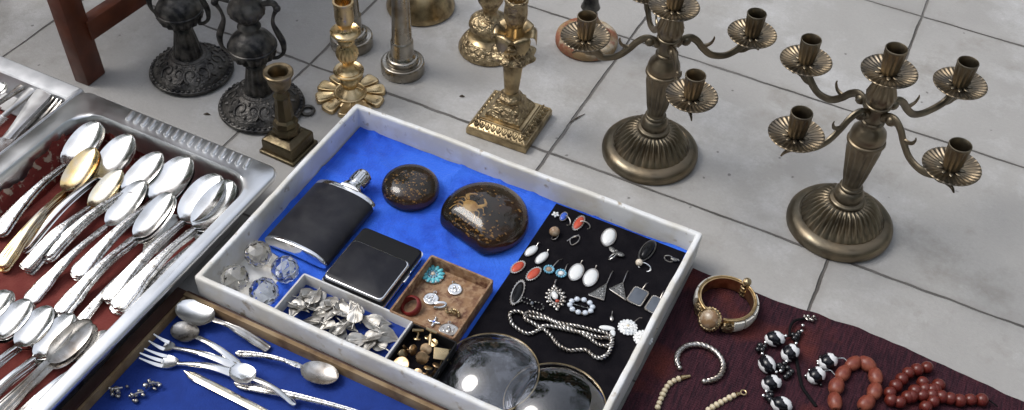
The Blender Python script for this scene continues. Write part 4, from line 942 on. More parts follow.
# ------------------------------------------------------------------ velvet pad and jewellery
PZ = FB+.0034
def zp(x, y): return PZ-.0002+.0004*noise.noise(Vector((x*25, y*25, 1)))
cloth_sheet(-.3370, -.1560, .5730, .9050, 50, 70, zp, .003).build('velvet_pad', BLACK_VELVET)
tag(bpy.data.objects['velvet_pad'], 'black velvet pad laid in the right part of the white box', 'display pad')
def J(x, y, z=.0): return at(x, y, PZ+z)
def wang(p, q): a = at(*p, PZ); b = at(*q, PZ); d = b-a; return atan2(d.y, d.x), d.length/2, (a+b)/2
def hook(t, p, q, r=.0006, m=SILVER_OLD, rise=.003):
    p = Vector(p); q = Vector(q); mid = p.lerp(q, .6)+Vector((0, 0, rise)); MB().tube(spline([p, mid, q], 6), r, 6).build('hook', m, t)
def oval_piece(name, label, cat, ends, wpx, stone, metal, group=None, hk=None, thick=.0026, bead=False, ring=None, square=False):
    ang, h, c = wang(*ends); w = wpx/820/2
    t = thing(name, label, cat, c+Vector((0, 0, .0004)), ang, group=group)
    if square:
        def q(d, z, r=.003): return rrect(-h+d, h-d, -w+d, w-d, r, z, 4)
        MB().loft([q(0, 0), q(-.0002, .0012), q(.0004, .0022)]).build('bezel', metal, t, 40); MB().loft([q(.0010, .0018), q(.0010, .0026), q(.0022, .0032)]).build('stone', stone, t, 40); rim_ = resample([*q(0, .0016), q(0, .0016)[0]], .0021); bb = MB(); [bb.ell(p_, .0011, 6, 5) for p_ in rim_]; bb.build('beaded_edge', metal, t)
    else:
        q = MB().lathe([(.98, 0), (1, .0008), (.97, .0018), (0, .0018)], 32); q.v = [Vector((v.x*h, v.y*w, v.z)) for v in q.v]; q.build('bezel', metal, t)
        gem(t, (0, 0, .0015), h*.86, w*.84, thick, 0, stone)
    if bead:
        q = MB(); n = 22
        for i in range(n): a = TAU*i/n; q.ell((h*cos(a), w*sin(a), .0013), .0009, 6, 5)
        q.build('beaded_edge', metal, t)
    if hk:
        e = at(*hk, PZ+.0015)-c; M = Matrix.Rotation(-ang, 3, 'Z'); hook(t, (h*.95, 0, .0015), M@e)
    if ring:                                                       # a finger band under the stone
        e = at(*ring, PZ)-c; M = Matrix.Rotation(-ang, 3, 'Z'); u = M@Vector((e.x, e.y, 0)); u.normalize()
        MB().tube([u*(.0078-.0078*cos(TAU*i/28))+Vector((-u.y, u.x, 0))*.0030*sin(TAU*i/28)+Vector((0, 0, .0012+.0035*sin(TAU*i/28))) for i in range(28)], .0009, 8, closed=True).build('band', metal, t)
    return t
oval_piece('ring', 'lapis blue oval ring at the far left corner of the velvet', 'ring', ((561, 222), (566, 213)), 8, BLUE_STONE, SILVER_OLD, 'stone rings', ring=(572, 229))
p = J(555.5, 215, .001); t = thing('stud_earring', 'tiny white flower stud beside the lapis blue ring', 'earring', p)
q = MB()
for j in range(5): a = TAU*j/5; q.ell((.003*cos(a), .003*sin(a), .0012), (.0023, .0017, .0013), 8, 6, Matrix.Rotation(a, 3, 'Z'))
q.build('petals', WHITE_STONE, t); gem(t, (0, 0, .002), .0014, .0014, .0012, 0, SILVER_OLD, 'centre')
p = J(554.5, 231.5, .006); t = thing('pearl_ring', 'tan ball-topped ring below the white flower stud', 'ring', p, group='stone rings')
gem(t, (0, 0, 0), .0068, .0068, .0062, 0, TAN_STONE); MB().tube([(.0055*sin(TAU*i/28)*.6+.003, -.0045+.0055*cos(TAU*i/28), -.0042+.0016*sin(TAU*i/28)) for i in range(28)], .0009, 8, closed=True).build('band', SILVER_OLD, t)
oval_piece('ring', 'coral red oval ring at the far edge of the velvet', 'ring', ((574, 231), (583, 217)), 10, CORAL, SILVER_OLD, 'stone rings', bead=True, ring=(589, 228))
p = J(574, 240, .001); t = thing('wire_earrings', 'bundle of thin silver wire hooks below the coral red ring', 'earring', p)
MB().tube(spline([(-.007, -.006, 0), (-.002, .004, .002), (.004, .008, .001), (.006, -.002, .002), (.001, -.010, .001), (-.004, -.003, .003), (.002, .010, .001)], 7), .0007, 6).build('wire', SILVER_OLD, t)
oval_piece('ring', 'large white oval stone ring in the far row', 'ring', ((605, 247), (612, 229)), 16, WHITE_STONE, SILVER_OLD, 'stone rings', thick=.004)
p = J(616, 253, .002); t = thing('marcasite_ring', 'dark marcasite bow ring directly below the large white oval ring', 'ring', p, group='stone rings', rz=-.2)
q = MB()
for s in (-1, 1): q.ell((s*.0055, 0, .002), (.006, .0036, .0016), 12, 6, Matrix.Rotation(s*.3, 3, 'Z'))
q.ell((0, 0, .003), .0026, 8, 6); q.build('bow', MARC, t); MB().tube([(.0030*sin(TAU*i/28), -.0070+.0070*cos(TAU*i/28)-.001, .0005+.003*sin(TAU*i/28)) for i in range(28)], .0010, 8, closed=True).build('band', SILVER, t)
t = oval_piece('ring', 'big black oval stone ring behind the pearl ring', 'ring', ((640, 262), (654, 241)), 14, BLACK_STONE, SILVER_DARK, 'stone rings', thick=.0075)
p = J(639, 263, .004); t = thing('pearl_ring', 'silver ring with one cream pearl in front of the black oval ring', 'ring', p, group='stone rings')
gem(t, (0, 0, .001), .0046, .0046, .0044, 0, PEARL, 'pearl'); e = J(651, 271)-p; u = Vector((e.x, e.y, 0)).normalized()
MB().tube([u*(.0080-.0080*cos(TAU*i/28))+Vector((-u.y, u.x, 0))*.0035*sin(TAU*i/28)+Vector((0, 0, -.0028+.003*sin(TAU*i/28))) for i in range(28)], .0011, 8, closed=True).build('band', SILVER, t)
p = J(673.5, 260.5, .002); t = thing('marcasite_ring', 'small marcasite ring alone in the far right corner of the velvet', 'ring', p, group='stone rings')
MB().ell((0, 0, .002), (.0045, .0030, .0022), 12, 8).ell((.004, .002, .0015), (.003, .002, .0015), 8, 6).build('cluster', MARC, t)
MB().tube([(-.0060+.0060*cos(TAU*i/28), .0025*sin(TAU*i/28), .0025*sin(TAU*i/28)) for i in range(28)], .0008, 8, closed=True).build('band', SILVER_OLD, t)
for (nm, e1, e2, lb, hk) in (('l', ((511.5, 273.5), (524, 262.5)), ((525, 257), (537, 247)), 'left of two white-and-coral drop earrings', (540, 243)), ('r', ((527, 281), (540, 268.5)), ((536, 265), (547, 253)), 'right of two white-and-coral drop earrings', (549, 250))):
    t = oval_piece('drop_earring', lb+', red oval hanging below a white one', 'earring', e1, 11, CORAL, SILVER_OLD, 'white-and-coral drop earrings', bead=True)
    ang, h, c = wang(*e1); a2, h2, c2 = wang(*e2); M = Matrix.Rotation(-ang, 3, 'Z'); d = M@(c2-c)
    q = MB().lathe([(.98, 0), (1, .0008), (.97, .0018), (0, .0018)], 32); q.v = [Vector((v.x*h2, v.y*9.5/820/2, v.z)) for v in q.v]; q.mv(d.x, d.y, .0002); q.build('upper_bezel', SILVER_OLD, t)
    gem(t, (d.x, d.y, .0018), h2*.86, 8.2/820/2, .0024, a2-ang, WHITE_STONE); e = M@(at(*hk, PZ+.001)-c); hook(t, (d.x+h2*.9, d.y, .0015), e)
for (x, y, lb, st, hx) in ((549, 270, 'left of two pale blue flower earrings, with beige centre', TAN_STONE, (562, 259)), (561, 274, 'right of two pale blue flower earrings, with white centre', WHITE_STONE, (568, 264))):
    p = J(x, y, .001); t = thing('flower_earring', lb, 'earring', p, group='pale blue flower earrings')
    MB().lathe([(.0055, 0), (.0055, .0012), (0, .0013)], 24).build('backplate', SILVER_OLD, t)
    for j in range(12): a = TAU*j/12; gem(t, (.0056*cos(a), .0056*sin(a), .0014), .0015, .0015, .0014, 0, PALE_BLUE, 'bead')
    gem(t, (0, 0, .0014), .0036, .0034, .0022, 0, st); hook(t, (.002, .006, .001), J(*hx, .001)-p)
oval_piece('oval_earring', 'left of two large white oval earrings with silver edge', 'earring', ((571.5, 281.5), (580.5, 264.5)), 15, WHITE_STONE, SILVER_OLD, 'white oval earrings', hk=(583, 261))
oval_piece('oval_earring', 'right of two large white oval earrings with silver edge', 'earring', ((586, 287.5), (595, 269.5)), 15, WHITE_STONE, SILVER_OLD, 'white oval earrings', hk=(597, 266))
oval_piece('oval_brooch', 'long black oval brooch with silver edge at the left side of the velvet', 'brooch', ((512.5, 306), (522.5, 281)), 11.5, BLACK_STONE, SILVER_OLD, None, bead=True)
p = J(555.5, 298, .001); a0 = YAW+.1; t = thing('ornate_pendant', 'ornate pierced silver pendant with white and red stones in the middle of the velvet', 'pendant', p, a0)
q = MB()
for i in range(14):
    a = TAU*i/14; q.ell((.0105*cos(a), .0140*sin(a), .0014), (.0028, .0020, .0014), 8, 6, Matrix.Rotation(a, 3, 'Z')); q.ell((.0078*cos(a+.2), .0108*sin(a+.2), .0014), (.0020, .0014, .0012), 8, 6)
q.tube([(.0065*cos(TAU*i/28), .0090*sin(TAU*i/28), .0014) for i in range(28)], .0010, 6, closed=True)
for a in (pi/2, -pi/2): q.ell((0, .0175*sin(a), .0012), (.0022, .0030, .0014), 8, 6)
q.build('pierced_frame', SILVER_OLD, t); gem(t, (-.001, .002, .0022), .0038, .0062, .0030, .2, WHITE_STONE); gem(t, (.0015, -.0065, .0022), .0026, .0020, .0020, 0, CORAL, 'red_stone')
hook(t, (0, .0190, .001), (.003, .026, .002), .0010)
p = J(532, 304, .001); t = thing('marcasite_bow', 'small dark marcasite bow brooch left of the ornate pendant', 'brooch', p, -.05)
q = MB()
for s in (-1, 1):
    for i in range(11): a = TAU*i/11; q.ell((s*.0075+.0075*cos(a), .0042*sin(a)*(1+.2*s), .0012), (.0014, .0014, .0012), 6, 5)
for i in range(5): q.ell((-.012-.0022*i*.6, -.003-.0022*i, .001), .0013, 6, 5)
q.build('beaded_bow', MARC, t); gem(t, (0, 0, .0015), .0022, .0022, .0018, 0, GREY_STONE)
p = J(581, 307, .001); t = thing('oval_brooch', 'open oval brooch of ten milky round stones', 'brooch', p, .0)
ang = wang((567, 304), (595, 310))[0]; M = Matrix.Rotation(ang, 3, 'Z')
for i in range(10): a = TAU*i/10+.2; v = M@Vector((.0135*cos(a), .0102*sin(a), .0020)); gem(t, v, .0034, .0034, .0028, 0, MILK)
MB().tube([M@Vector((.0135*cos(TAU*i/30), .0102*sin(TAU*i/30), .0008)) for i in range(30)], .0016, 6, closed=True).build('silver_frame', SILVER_OLD, t)
MB().tube([M@Vector((-.0125, .001, .001)), M@Vector((.0125, -.0005, .001))], .0005, 6).build('pin', SILVER, t)
for (pts, lb, hk) in ((((587, 296), (607, 284), (604, 302)), 'left of two triangular marcasite earrings', (613, 271)), (((608, 290), (623, 283), (626, 302)), 'right of two triangular marcasite earrings', (628, 271))):
    P3 = [J(*p_) for p_ in pts]; c = sum(P3, Vector())/3; t = thing('triangle_earring', lb, 'earring', c+Vector((0, 0, .0004)), group='triangular marcasite earrings')
    def tri(k_, z):
        out = []
        for i in range(3):
            a, b, e = P3[i-1]-c, P3[i]-c, P3[(i+1) % 3]-c
            for u in (.14, .05): out.append((b.lerp(a, u))*k_)
            for u in (.05, .14): out.append((b.lerp(e, u))*k_)
        return [Vector((q_.x, q_.y, z)) for q_ in out]
    MB().loft([tri(1, 0), tri(1.02, .001), tri(.98, .0020), tri(.9, .0022), tri(.88, .0017)]).build('frame', SILVER_OLD, t, 40)
    MB().loft([tri(.87, .0012), tri(.86, .0019), tri(.6, .0021)]).build('marcasite_field', MARC, t, 40)
    q = MB()
    for i in range(10):
        r1, r2 = sorted((random.random(), random.random())); v = (P3[0]-c)*r1+(P3[1]-c)*(r2-r1)+(P3[2]-c)*(1-r2); q.ell((v.x*.7, v.y*.7, .0021), .0007, 6, 5)
    q.build('pave_dots', SILVER, t); e = J(*hk, .001)-c; hook(t, (P3[1]-c)*.95+Vector((0, 0, .0012)), e)
oval_piece('square_earring', 'left of two grey hematite earrings with corded silver edge', 'earring', ((633, 304.5), (642, 290.5)), 15.5, GREY_STONE, SILVER_OLD, 'grey square earrings', hk=(648, 283), bead=False, square=True)
oval_piece('square_earring', 'right of two grey hematite earrings, partly under the box rim', 'earring', ((651, 313.5), (660, 299.5)), 15.5, GREY_STONE, SILVER_OLD, 'grey square earrings', hk=(664, 291), square=True)
def cluster(label, x, y, r):
    p = J(x, y, .001); t = thing('cluster_earring', label, 'earring', p, group='white flower cluster earrings'); q = MB().ell((0, 0, .0012), (r*.95, r*.95, .0026), 20, 8)
    for i in range(26): a = U(0, TAU); rr = r*sqrt(random.random())*.85; q.ell((rr*cos(a), rr*sin(a), .0035*(1-(rr/r)**2)+.0010), (U(.0014, .0024), U(.0012, .002), .0014), 8, 6)
    for i in range(16): a = TAU*i/16; q.ell((r*.93*cos(a), r*.93*sin(a), .0014), (.0021, .0019, .0014), 8, 6)
    q.build('white_petals', WHITE_STONE, t); gem(t, (0, 0, .004), .0018, .0018, .0014, 0, BONE, 'centre'); hook(t, (r*.3, r*.9, .001), (r*.9, r*1.9, .002))
cluster('whole white flower cluster earring right of the rope chain', 627.5, 328, .0108)
cluster('white flower cluster earring half under the box rim', 643, 339, .0108)
p = J(607, 328, .002); t = thing('shell_pendant', 'white petal-shaped shell pendant with two lobes at the end of the rope chain', 'pendant', p)
a1 = wang((598, 327), (614, 329)); gem(t, (0, 0, 0), .0095, .0034, .002, a1[0], WHITE_STONE, 'upper_lobe'); e = J(612.5, 334)-p; gem(t, (e.x, e.y, -.0005), .0034, .0052, .002, .35, WHITE_STONE, 'lower_lobe')
p = J(611.5, 319, .001); t = thing('drop_charm', 'tiny silver drop charm above the white shell pendant', 'charm', p, YAW)
gem(t, (0, 0, .001), .0026, .0042, .0018, 0, SILVER_OLD, 'drop'); hook(t, (0, .004, .001), (.001, .010, .0015))
# rope chain
def nk(x, y): return (490+x/4.553, 280+y/4.553)
zig = [(90, 170), (95, 148), (125, 143), (165, 160), (215, 172), (265, 180), (310, 200), (360, 222), (400, 238), (450, 262), (490, 292), (530, 300), (555, 285), (550, 255), (520, 240), (470, 228), (420, 215), (360, 205), (300, 192), (250, 168), (200, 148), (170, 148), (160, 175), (200, 200), (240, 222), (265, 240), (290, 270), (320, 302), (360, 322), (405, 318), (440, 322), (470, 345), (505, 355), (535, 338), (550, 310), (555, 285), (540, 265), (500, 262), (440, 245), (390, 235), (330, 222), (270, 210), (240, 212), (215, 232), (175, 245), (130, 225), (100, 200), (90, 170)]
p0 = J(*nk(300, 230)); t = thing('rope_chain', 'thick twisted silver rope chain coiled across the velvet', 'necklace', p0)
pts = [J(*nk(*q), .0022+.0022*(i % 5 == 2)+.0018*(i % 7 > 3)) - p0 for i, q in enumerate(zig)]
rope(spline(pts, 8), .00155, .00135, .0095, 2, .0010, 6).build('twisted_strands', SILVER_OLD, t, 60)

# ------------------------------------------------------------------ maroon cloth and its jewellery
def zc(x, y): return .0056+.0045*noise.noise(Vector((x*8, y*5, 4)))+.0012*noise.noise(Vector((x*30, y*12, 8)))
def cl_sheet():
    def fn(u, v):
        x = -.1445+.62*u; top = .903+.004*noise.noise(Vector((x*5, 3, 0)))+.001*sin(x*18)+.003*noise.noise(Vector((x*40, 1, 0)))-.055*max(0, x-.12)
        y = .25+(top-.25)*v
        return (x, y, max(.0030, zc(x, y)))
    return MB().sheet(fn, lin(0, 1, 90), lin(0, 1, 90), .0022)
tag(cl_sheet().build('maroon_cloth', MAROON), 'dark maroon ribbed cloth spread on the paving under necklaces and bangles', 'cloth')
CZ = .0062
def K(x, y, z=0): return at(x, y, CZ+z)
# hinged gold bangle
bc = Vector((-.0885, .8580, CZ)); t = thing('gold_bangle', 'wide gold hinged bangle with ivory inlay and round agate medallion', 'bangle', bc)
def band(a0, a1, r0, r1, z0_, z1_, m, nm, n=24):
    loops = []
    for a in lin(radians(a0), radians(a1), n):
        u = Vector((cos(a), sin(a), 0)); w = r1-r0
        loops.append([u*r0+Vector((0, 0, z0_)), u*(r1-w*.25)+Vector((0, 0, z0_)), u*r1+Vector((0, 0, z0_+.25*(z1_-z0_))), u*r1+Vector((0, 0, z1_-.25*(z1_-z0_))), u*(r1-w*.25)+Vector((0, 0, z1_)), u*r0+Vector((0, 0, z1_))])
    return MB().loft(loops).build(nm, m, t, 40)
band(75, 268, .0315, .0355, .001, .0190, GOLD_OLD, 'band'); band(-80, 62, .0315, .0355, .001, .0190, GOLD_OLD, 'band')
for a0, a1 in ((92, 118), (121, 147), (150, 176), (179, 205), (-58, -38), (-35, -15), (-12, 12), (15, 40)):
    band(a0, a1, .0350, .0392, .0028, .0172, IVORY, 'ivory_inlay', 10)
for rr, zz in ((.0345, .0192), (.0345, .0010)):
    MB().tube([(rr*cos(a), rr*sin(a), zz) for a in lin(radians(78), radians(262), 40)], .0013, 8).build('edge_bead', GOLD_OLD, t); MB().tube([(rr*cos(a), rr*sin(a), zz) for a in lin(radians(-78), radians(60), 30)], .0013, 8).build('edge_bead', GOLD_OLD, t)
def radial(a, z, r): 
    u = Vector((cos(a), sin(a), 0)); Mx = Matrix((Vector((-sin(a), cos(a), 0)), Vector((0, 0, 1)), u)).transposed().to_4x4(); Mx.translation = u*r+Vector((0, 0, z)); return Mx
Mm = radial(radians(256), .0100, .0335)@Matrix.Rotation(-.75, 4, 'X')
MB().lathe([(.0100, 0), (.0138, .002), (.0142, .006), (.0125, .0080), (.0115, .0075)], 40, Mm).build('medallion_setting', BRASS_ORN, t)
q = MB()
for i in range(24): a = TAU*i/24; q.ell(Mm@Vector((.0138*cos(a), .0138*sin(a), .0050)), .0015, 6, 5)
q.build('granulation', GOLD_OLD, t)
q = MB().ell((0, 0, 0), (.0114, .0114, .0075), 24, 12); q.xf(Mm@Matrix.Translation((0, 0, .0070))); q.build('agate', TAN_STONE, t)
for aa in (222, 292):
    q = MB(); Mh = radial(radians(aa), .008, .034)
    q.lathe([(.0060, -.004), (.0085, -.002), (.0085, .003), (.0055, .005), (0, .0055)], 16, Mh)
    for i in range(8): a = TAU*i/8; q.ell(Mh@Vector((.0066*cos(a), .0066*sin(a), .0035)), .0018, 6, 5)
    q.build('filigree_shoulder', BRASS_ORN, t)
q = MB(); Mh = radial(radians(68), .0085, .034); q.tube([Mh@Vector((0, -.010, .001)), Mh@Vector((0, .012, .001))], [.0048, .0048], 14); q.ell(Mh@Vector((0, .0135, .002)), .0055, 12, 8); q.ell(Mh@Vector((0, -.010, .001)), .0050, 12, 8)
for i in range(3): q.tube([Mh@Vector((.0052*cos(a), -.006+.006*i, .001+.0052*sin(a))) for a in lin(0, TAU*15/16, 16)], .0010, 6, closed=True)
q.build('hinge', BRASS_ORN, t)
# silver torque
tc_ = Vector((-.0875, .7640, CZ+.0035)); t = thing('silver_bangle', 'open twisted silver bangle with thick round ends', 'bangle', tc_)
pts = [Vector((.0270*cos(a), .0255*sin(a), 0)) for a in lin(radians(-62), radians(226), 90)]
MB().tube(pts, [.0024+.0008*sin(pi*i/89) for i in range(90)], 10).build('core', SILVER_OLD, t)
rope(pts[3:-3], .0022, .0015, .022, 4, .0012, 6).build('twisted_strands', SILVER_OLD, t, 60)
q = MB(); q.ell(pts[0], .0034, 12, 8); q.ell(pts[-1], .0034, 12, 8); q.build('end_knob', SILVER_OLD, t)
# bead strings
def bead_string(t, pts, r, ln, m, nm='bead', gap=.0002, jit=0, cord=None, shape=2):
    path = spline(pts, 12); ps = resample(path, ln+gap)
    for i in range(len(ps)-1):
        a, b = ps[i], ps[i+1]; d = (b-a).normalized(); Mq = d.to_track_quat('Z', 'Y').to_matrix()
        rr = r*(1+random.uniform(-jit, jit)); o = MB()
        if shape == 'barrel': o.lathe([(rr*.45, -ln*.49), (rr*.72, -ln*.40), (rr*.93, -ln*.2), (rr, 0), (rr*.93, ln*.2), (rr*.72, ln*.40), (rr*.45, ln*.49)], 20, Mq.to_4x4())
        else: o.ell((0, 0, 0), (rr, rr, ln*.5), 14, 9, Mq)
        b_ = o.build(nm, m, t); b_.location = (a+b)/2; b_.rotation_euler = (0, 0, 0)
    if cord: MB().tube(path, .0009, 6).build('string', cord, t)
p0 = K(681, 378, .003); t = thing('bone_necklace', 'cream bone bead string with gold tip running off the bottom left of the silver bangle', 'necklace', p0, group='cream bone bead strings')
bead_string(t, [K(681, 378, .003)-p0, K(670, 383, .003)-p0, K(663, 394, .003)-p0, K(656, 412, .003)-p0], .0036, .0060, BONE, jit=.1)
q = MB().tube([(0, 0, 0), K(690, 376, .003)-p0], [.0032, .0018], 10); q.build('gold_tip', BRASS, t)
p0 = K(736, 394.5, .003); t = thing('bone_necklace', 'cream bone bead string with gold loop at the bottom between bangle and striped beads', 'necklace', p0, group='cream bone bead strings')
bead_string(t, [Vector((0, 0, 0)), K(729, 398, .003)-p0, K(718, 404, .003)-p0, K(705, 412, .003)-p0], .0036, .0060, BONE, jit=.1)
e = K(743.5, 392.5, .003)-p0; q = MB().tube([e+Vector((.0032*cos(TAU*i/16), .0032*sin(TAU*i/16), 0)) for i in range(16)], .0009, 8, closed=True); q.tube([(0, 0, 0), e*.6], [.0030, .0018], 10); q.build('gold_loop', BRASS, t)
# black and white glass necklace
p0 = K(790, 352, .0); t = thing('striped_necklace', 'black and white striped glass bead necklace with silver clasp and black cords', 'necklace', p0)
def L_(x, y, z=.006): return K(740+x/3.606, 300+y/3.606, z)-p0
def obead(t, c, d, a, b, m, nm):
    Mq = Vector(d).normalized().to_track_quat('Z', 'Y').to_matrix(); o = MB().ell((0, 0, 0), (b, b, a), 16, 10, Mq).build(nm, m, t); o.location = c; return o
for (x, y, ax) in ((126, 140, (1, .5, 0)), (181, 190, (.5, 1, .2)), (97, 232, (1, -1, .1)), (114, 300, (.8, .8, 0)), (150, 378, (1, .2, 0))):
    obead(t, L_(x, y, .0075), ax, .0122, .0096, STRIPE, 'striped_bead')
for i, (x, y) in enumerate([(165, 130), (202, 157), (92, 153), (80, 194), (130, 260), (146, 256), (95, 330), (168, 222), (222, 112), (226, 92), (84, 345)]): obead(t, L_(x, y, .005), (0, 0, 1), .0023, .0023, SILVER, 'silver_bead')
for (x, y, r) in ((72, 165, .0042), (80, 180, .0036), (64, 178, .0034), (205, 128, .0040), (212, 118, .0036), (196, 138, .0036), (190, 125, .003), (140, 238, .0042), (152, 246, .0038), (160, 230, .0036), (150, 255, .0036), (176, 268, .0042), (186, 258, .0036), (165, 278, .0038), (100, 350, .0042), (112, 342, .0036), (108, 360, .004), (172, 245, .0034), (88, 168, .0032)):
    o = obead(t, L_(x, y, r), (0, 0, 1), r, r, BLACK_BEAD, 'black_bead')
MB().tube(spline([L_(232, 68, .003), L_(200, 74, .003), L_(182, 95, .004), L_(178, 130, .004)], 8), .0017, 8).build('cord', CORD, t)
MB().tube(spline([L_(215, 125, .003), L_(200, 165, .0025), L_(204, 215, .0022), L_(212, 262, .0022), L_(224, 312, .0022), L_(245, 345, .0022), L_(275, 385, .0022)], 8), .0021, 8).build('cord', CORD, t)
MB().tube(spline([L_(225, 88, .003), L_(215, 110, .004), L_(165, 135, .005), L_(126, 142, .006), L_(78, 172, .005), L_(82, 200, .005), L_(100, 235, .006), L_(135, 262, .005), L_(114, 300, .006), L_(98, 345, .005), L_(150, 378, .006)], 8), .0008, 6).build('string', CORD, t)
q = MB(); c = L_(250, 64, .004)
for i in range(10): q.ell(c+Vector((U(-.006, .006), U(-.003, .003), U(-.002, .002))), U(.0014, .0024), 8, 6)
q.tube(spline([L_(232, 55, .004), L_(245, 72, .004), L_(262, 62, .004), L_(276, 72, .003)], 6), .0008, 6); q.build('clasp', SILVER_OLD, t)
# striped earrings
for (x, y, lb, d) in ((318, 222, 'upper striped black and white glass earring beside the coral beads', (.7, 1, .1)), (275, 272, 'lower striped black and white glass earring beside the coral beads', (.5, 1, .1))):
    p1 = K(740+x/3.606, 300+y/3.606, .0075); t = thing('striped_earring', lb, 'earring', p1, group='striped glass earrings')
    obead(t, (0, 0, 0), d, .0118, .0098, STRIPE, 'striped_bead')
    for i in range(6): a = U(0, TAU); obead(t, (.011*cos(a), .011*sin(a), -.004), (0, 0, 1), .0019, .0019, SILVER if i % 2 else BLACK_BEAD, 'silver_bead' if i % 2 else 'black_bead')
    dv = Vector((d[0], d[1], 0)).normalized(); MB().tube(spline([dv*.010, dv*.0145+Vector((.003, 0, 0)), dv*.020+Vector((.004, -.003, 0)), dv*.018+Vector((.012, -.004, -.002))], 6), .0007, 6).build('hook', SILVER, t)
# coral necklaces
def V_(x, y, z): return K(740+x/3.606, 300+y/3.606, z)
p0 = V_(432, 213, .007); t = thing('coral_necklace', 'necklace of large pale coral barrel beads', 'necklace', p0)
bead_string(t, [V_(x, y, .007)-p0 for x, y in ((346, 395), (338, 340), (352, 295), (378, 255), (410, 222), (445, 214), (474, 232), (490, 268), (493, 315), (478, 352), (440, 385), (400, 410))], .0086, .0215, CORAL_BEAD, jit=.06, cord=CORD, shape='barrel')
p0 = V_(640, 300, .006); t = thing('red_necklace', 'tangled necklace of round dark red beads at the bottom right', 'necklace', p0)
bead_string(t, [V_(x, y, .0062)-p0 for x, y in ((690, 236), (660, 250), (620, 252), (590, 278), (555, 318), (530, 350), (560, 375), (600, 356), (630, 325), (672, 318), (712, 332), (722, 300), (698, 285))], .0076, .0132, RED_BEAD, jit=.08, cord=CORD, shape='barrel')
bead_string(t, [V_(x, y, .0062)-p0 for x, y in ((640, 285), (668, 300), (700, 330), (706, 352), (680, 345), (650, 340), (612, 352), (585, 345))], .0074, .0132, RED_BEAD, jit=.08, cord=CORD, shape='barrel')
bead_string(t, [V_(x, y, .0062)-p0 for x, y in ((655, 395), (690, 372), (735, 340), (770, 368), (815, 355), (850, 362), (890, 358), (930, 385))], .0074, .0132, RED_BEAD, jit=.08, cord=CORD, shape='barrel')

# little bits of litter on the paving
for (x, y, lb, L) in ((207, 115, 'dark dried leaf crumb on the paving before the black iron candlestick', .005), (577, 119, 'thin dark twig on the paving between the brass candlestick and left candelabrum', .016), (462, 97, 'dark crumb on the paving left of the square-based candlestick', .004)):
    a = wang((572, 122), (584, 115))[0] if 'twig' in lb else .4
    o = MB().tube([(-L, 0, .0012), (0, .0006, .0018), (L, 0, .0012)], [.0004, .0010 if 'twig' in lb else .0020, .0004], 6).build('dead_twig' if 'twig' in lb else 'leaf_crumb', DEBRIS); o.location = at(x, y, 0); o.rotation_euler = (0, 0, a); tag(o, lb, 'litter')

# ------------------------------------------------------------------ trees round the square (their outline shows in the glass and silver)
def wood(x0, y0, x1, y1, n, hmin, hmax, seed):
    r = random.Random(seed); v = []; f = []
    for i in range(n):
        q = r.random(); x = x0+(x1-x0)*q+r.gauss(0, 1.2); y = y0+(y1-y0)*q+r.gauss(0, 1.2)
        H = hmin+(hmax-hmin)*(.5+.5*noise.noise(Vector((x*.25, y*.25, seed)))); z = H*r.random()**.7
        s = r.uniform(.16, .50); u = Vector((r.gauss(0, 1), r.gauss(0, 1), r.gauss(0, 1))).normalized(); w = u.orthogonal().normalized(); c = Vector((x, y, z+.3)); o = len(v)
        v += [c-u*s, c+w*s*.5, c+u*s, c-w*s*.5]; f.append((o, o+1, o+2, o+3))
    return v, f
mb = MB()
for a in ((-16, 9, 2, 14, 6000, 4, 9, 3), (2, 14, 13, 10, 6000, 5, 11, 5), (-16, 10, -15, -9, 7000, 5, 12, 8), (12, 10, 12, -10, 8000, 6, 14, 9), (-14, -10, 12, -10, 8000, 6, 13, 12)):
    mb.add(*wood(*a))
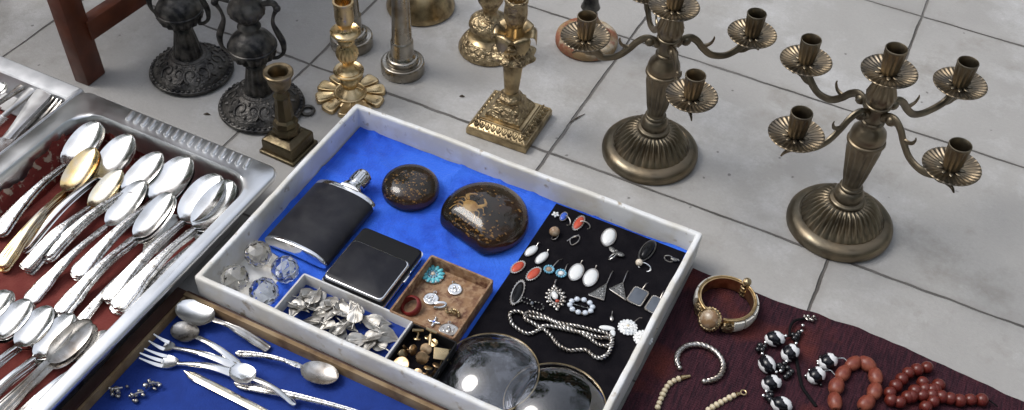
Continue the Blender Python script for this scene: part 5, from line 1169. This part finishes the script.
def crown(cx, cy, cz, r_, n, seed):
    r = random.Random(seed); v = []; f = []
    for i in range(n):
        d_ = Vector((r.gauss(0, 1), r.gauss(0, 1), r.gauss(0, .8))).normalized()*r_*r.random()**.4
        if noise.noise(d_*.55+Vector((seed, 0, 0))) < -.08: continue
        c = Vector((cx, cy, cz))+d_; s_ = r.uniform(.10, .30); u = Vector((r.gauss(0, 1), r.gauss(0, 1), r.gauss(0, 1))).normalized(); w = u.orthogonal().normalized(); o = len(v)
        v += [c-u*s_, c+w*s_*.5, c+u*s_, c-w*s_*.5]; f.append((o, o+1, o+2, o+3))
    return v, f
for a in ((-9.5, 8.5, 11, 4.2, 3600, 21), (5.5, 11, 12, 4.0, 3600, 22), (9, 3, 12, 4.0, 3000, 23), (-1, -9, 12, 4.5, 3000, 24)): mb.add(*crown(*a))
tag(mb.build('distant_trees', mat('foliage', (.045, .075, .022), 0, .6, (.07, .10, .03), .8), None, 0), 'ring of leafy trees round the square', 'trees', kind='stuff')

w = bpy.data.worlds.new('World'); S.world = w; w.use_nodes = True
nt = w.node_tree; bg = nt.nodes['Background']; sky = nt.nodes.new('ShaderNodeTexSky'); sky.sky_type = 'NISHITA'; sky.sun_disc = False
SUN_EL, SUN_AZ = radians(55), radians(255)          # azimuth: clockwise from +Y
sky.sun_elevation = SUN_EL; sky.sun_rotation = SUN_AZ; sky.air_density = 1.0; sky.dust_density = 2; sky.ozone_density = 1
hs = nt.nodes.new('ShaderNodeHueSaturation'); hs.inputs['Saturation'].default_value = .35
nt.links.new(sky.outputs[0], hs.inputs['Color']); nt.links.new(hs.outputs[0], bg.inputs['Color']); bg.inputs['Strength'].default_value = .15
sd = bpy.data.lights.new('sun', 'SUN'); sd.energy = .6; sd.angle = radians(24); sd.color = (1, .96, .90)
so = bpy.data.objects.new('sun', sd); COL.objects.link(so)
d = -Vector((sin(SUN_AZ)*cos(SUN_EL), cos(SUN_AZ)*cos(SUN_EL), sin(SUN_EL))); so.rotation_euler = d.to_track_quat('-Z', 'Y').to_euler()
S.view_settings.view_transform = 'Standard'; S.view_settings.look = 'None'; S.view_settings.exposure = .97; S.view_settings.gamma = 1
S.render.engine = 'CYCLES'; S.cycles.max_bounces = 10; S.cycles.transmission_bounces = 10; S.cycles.caustics_refractive = True
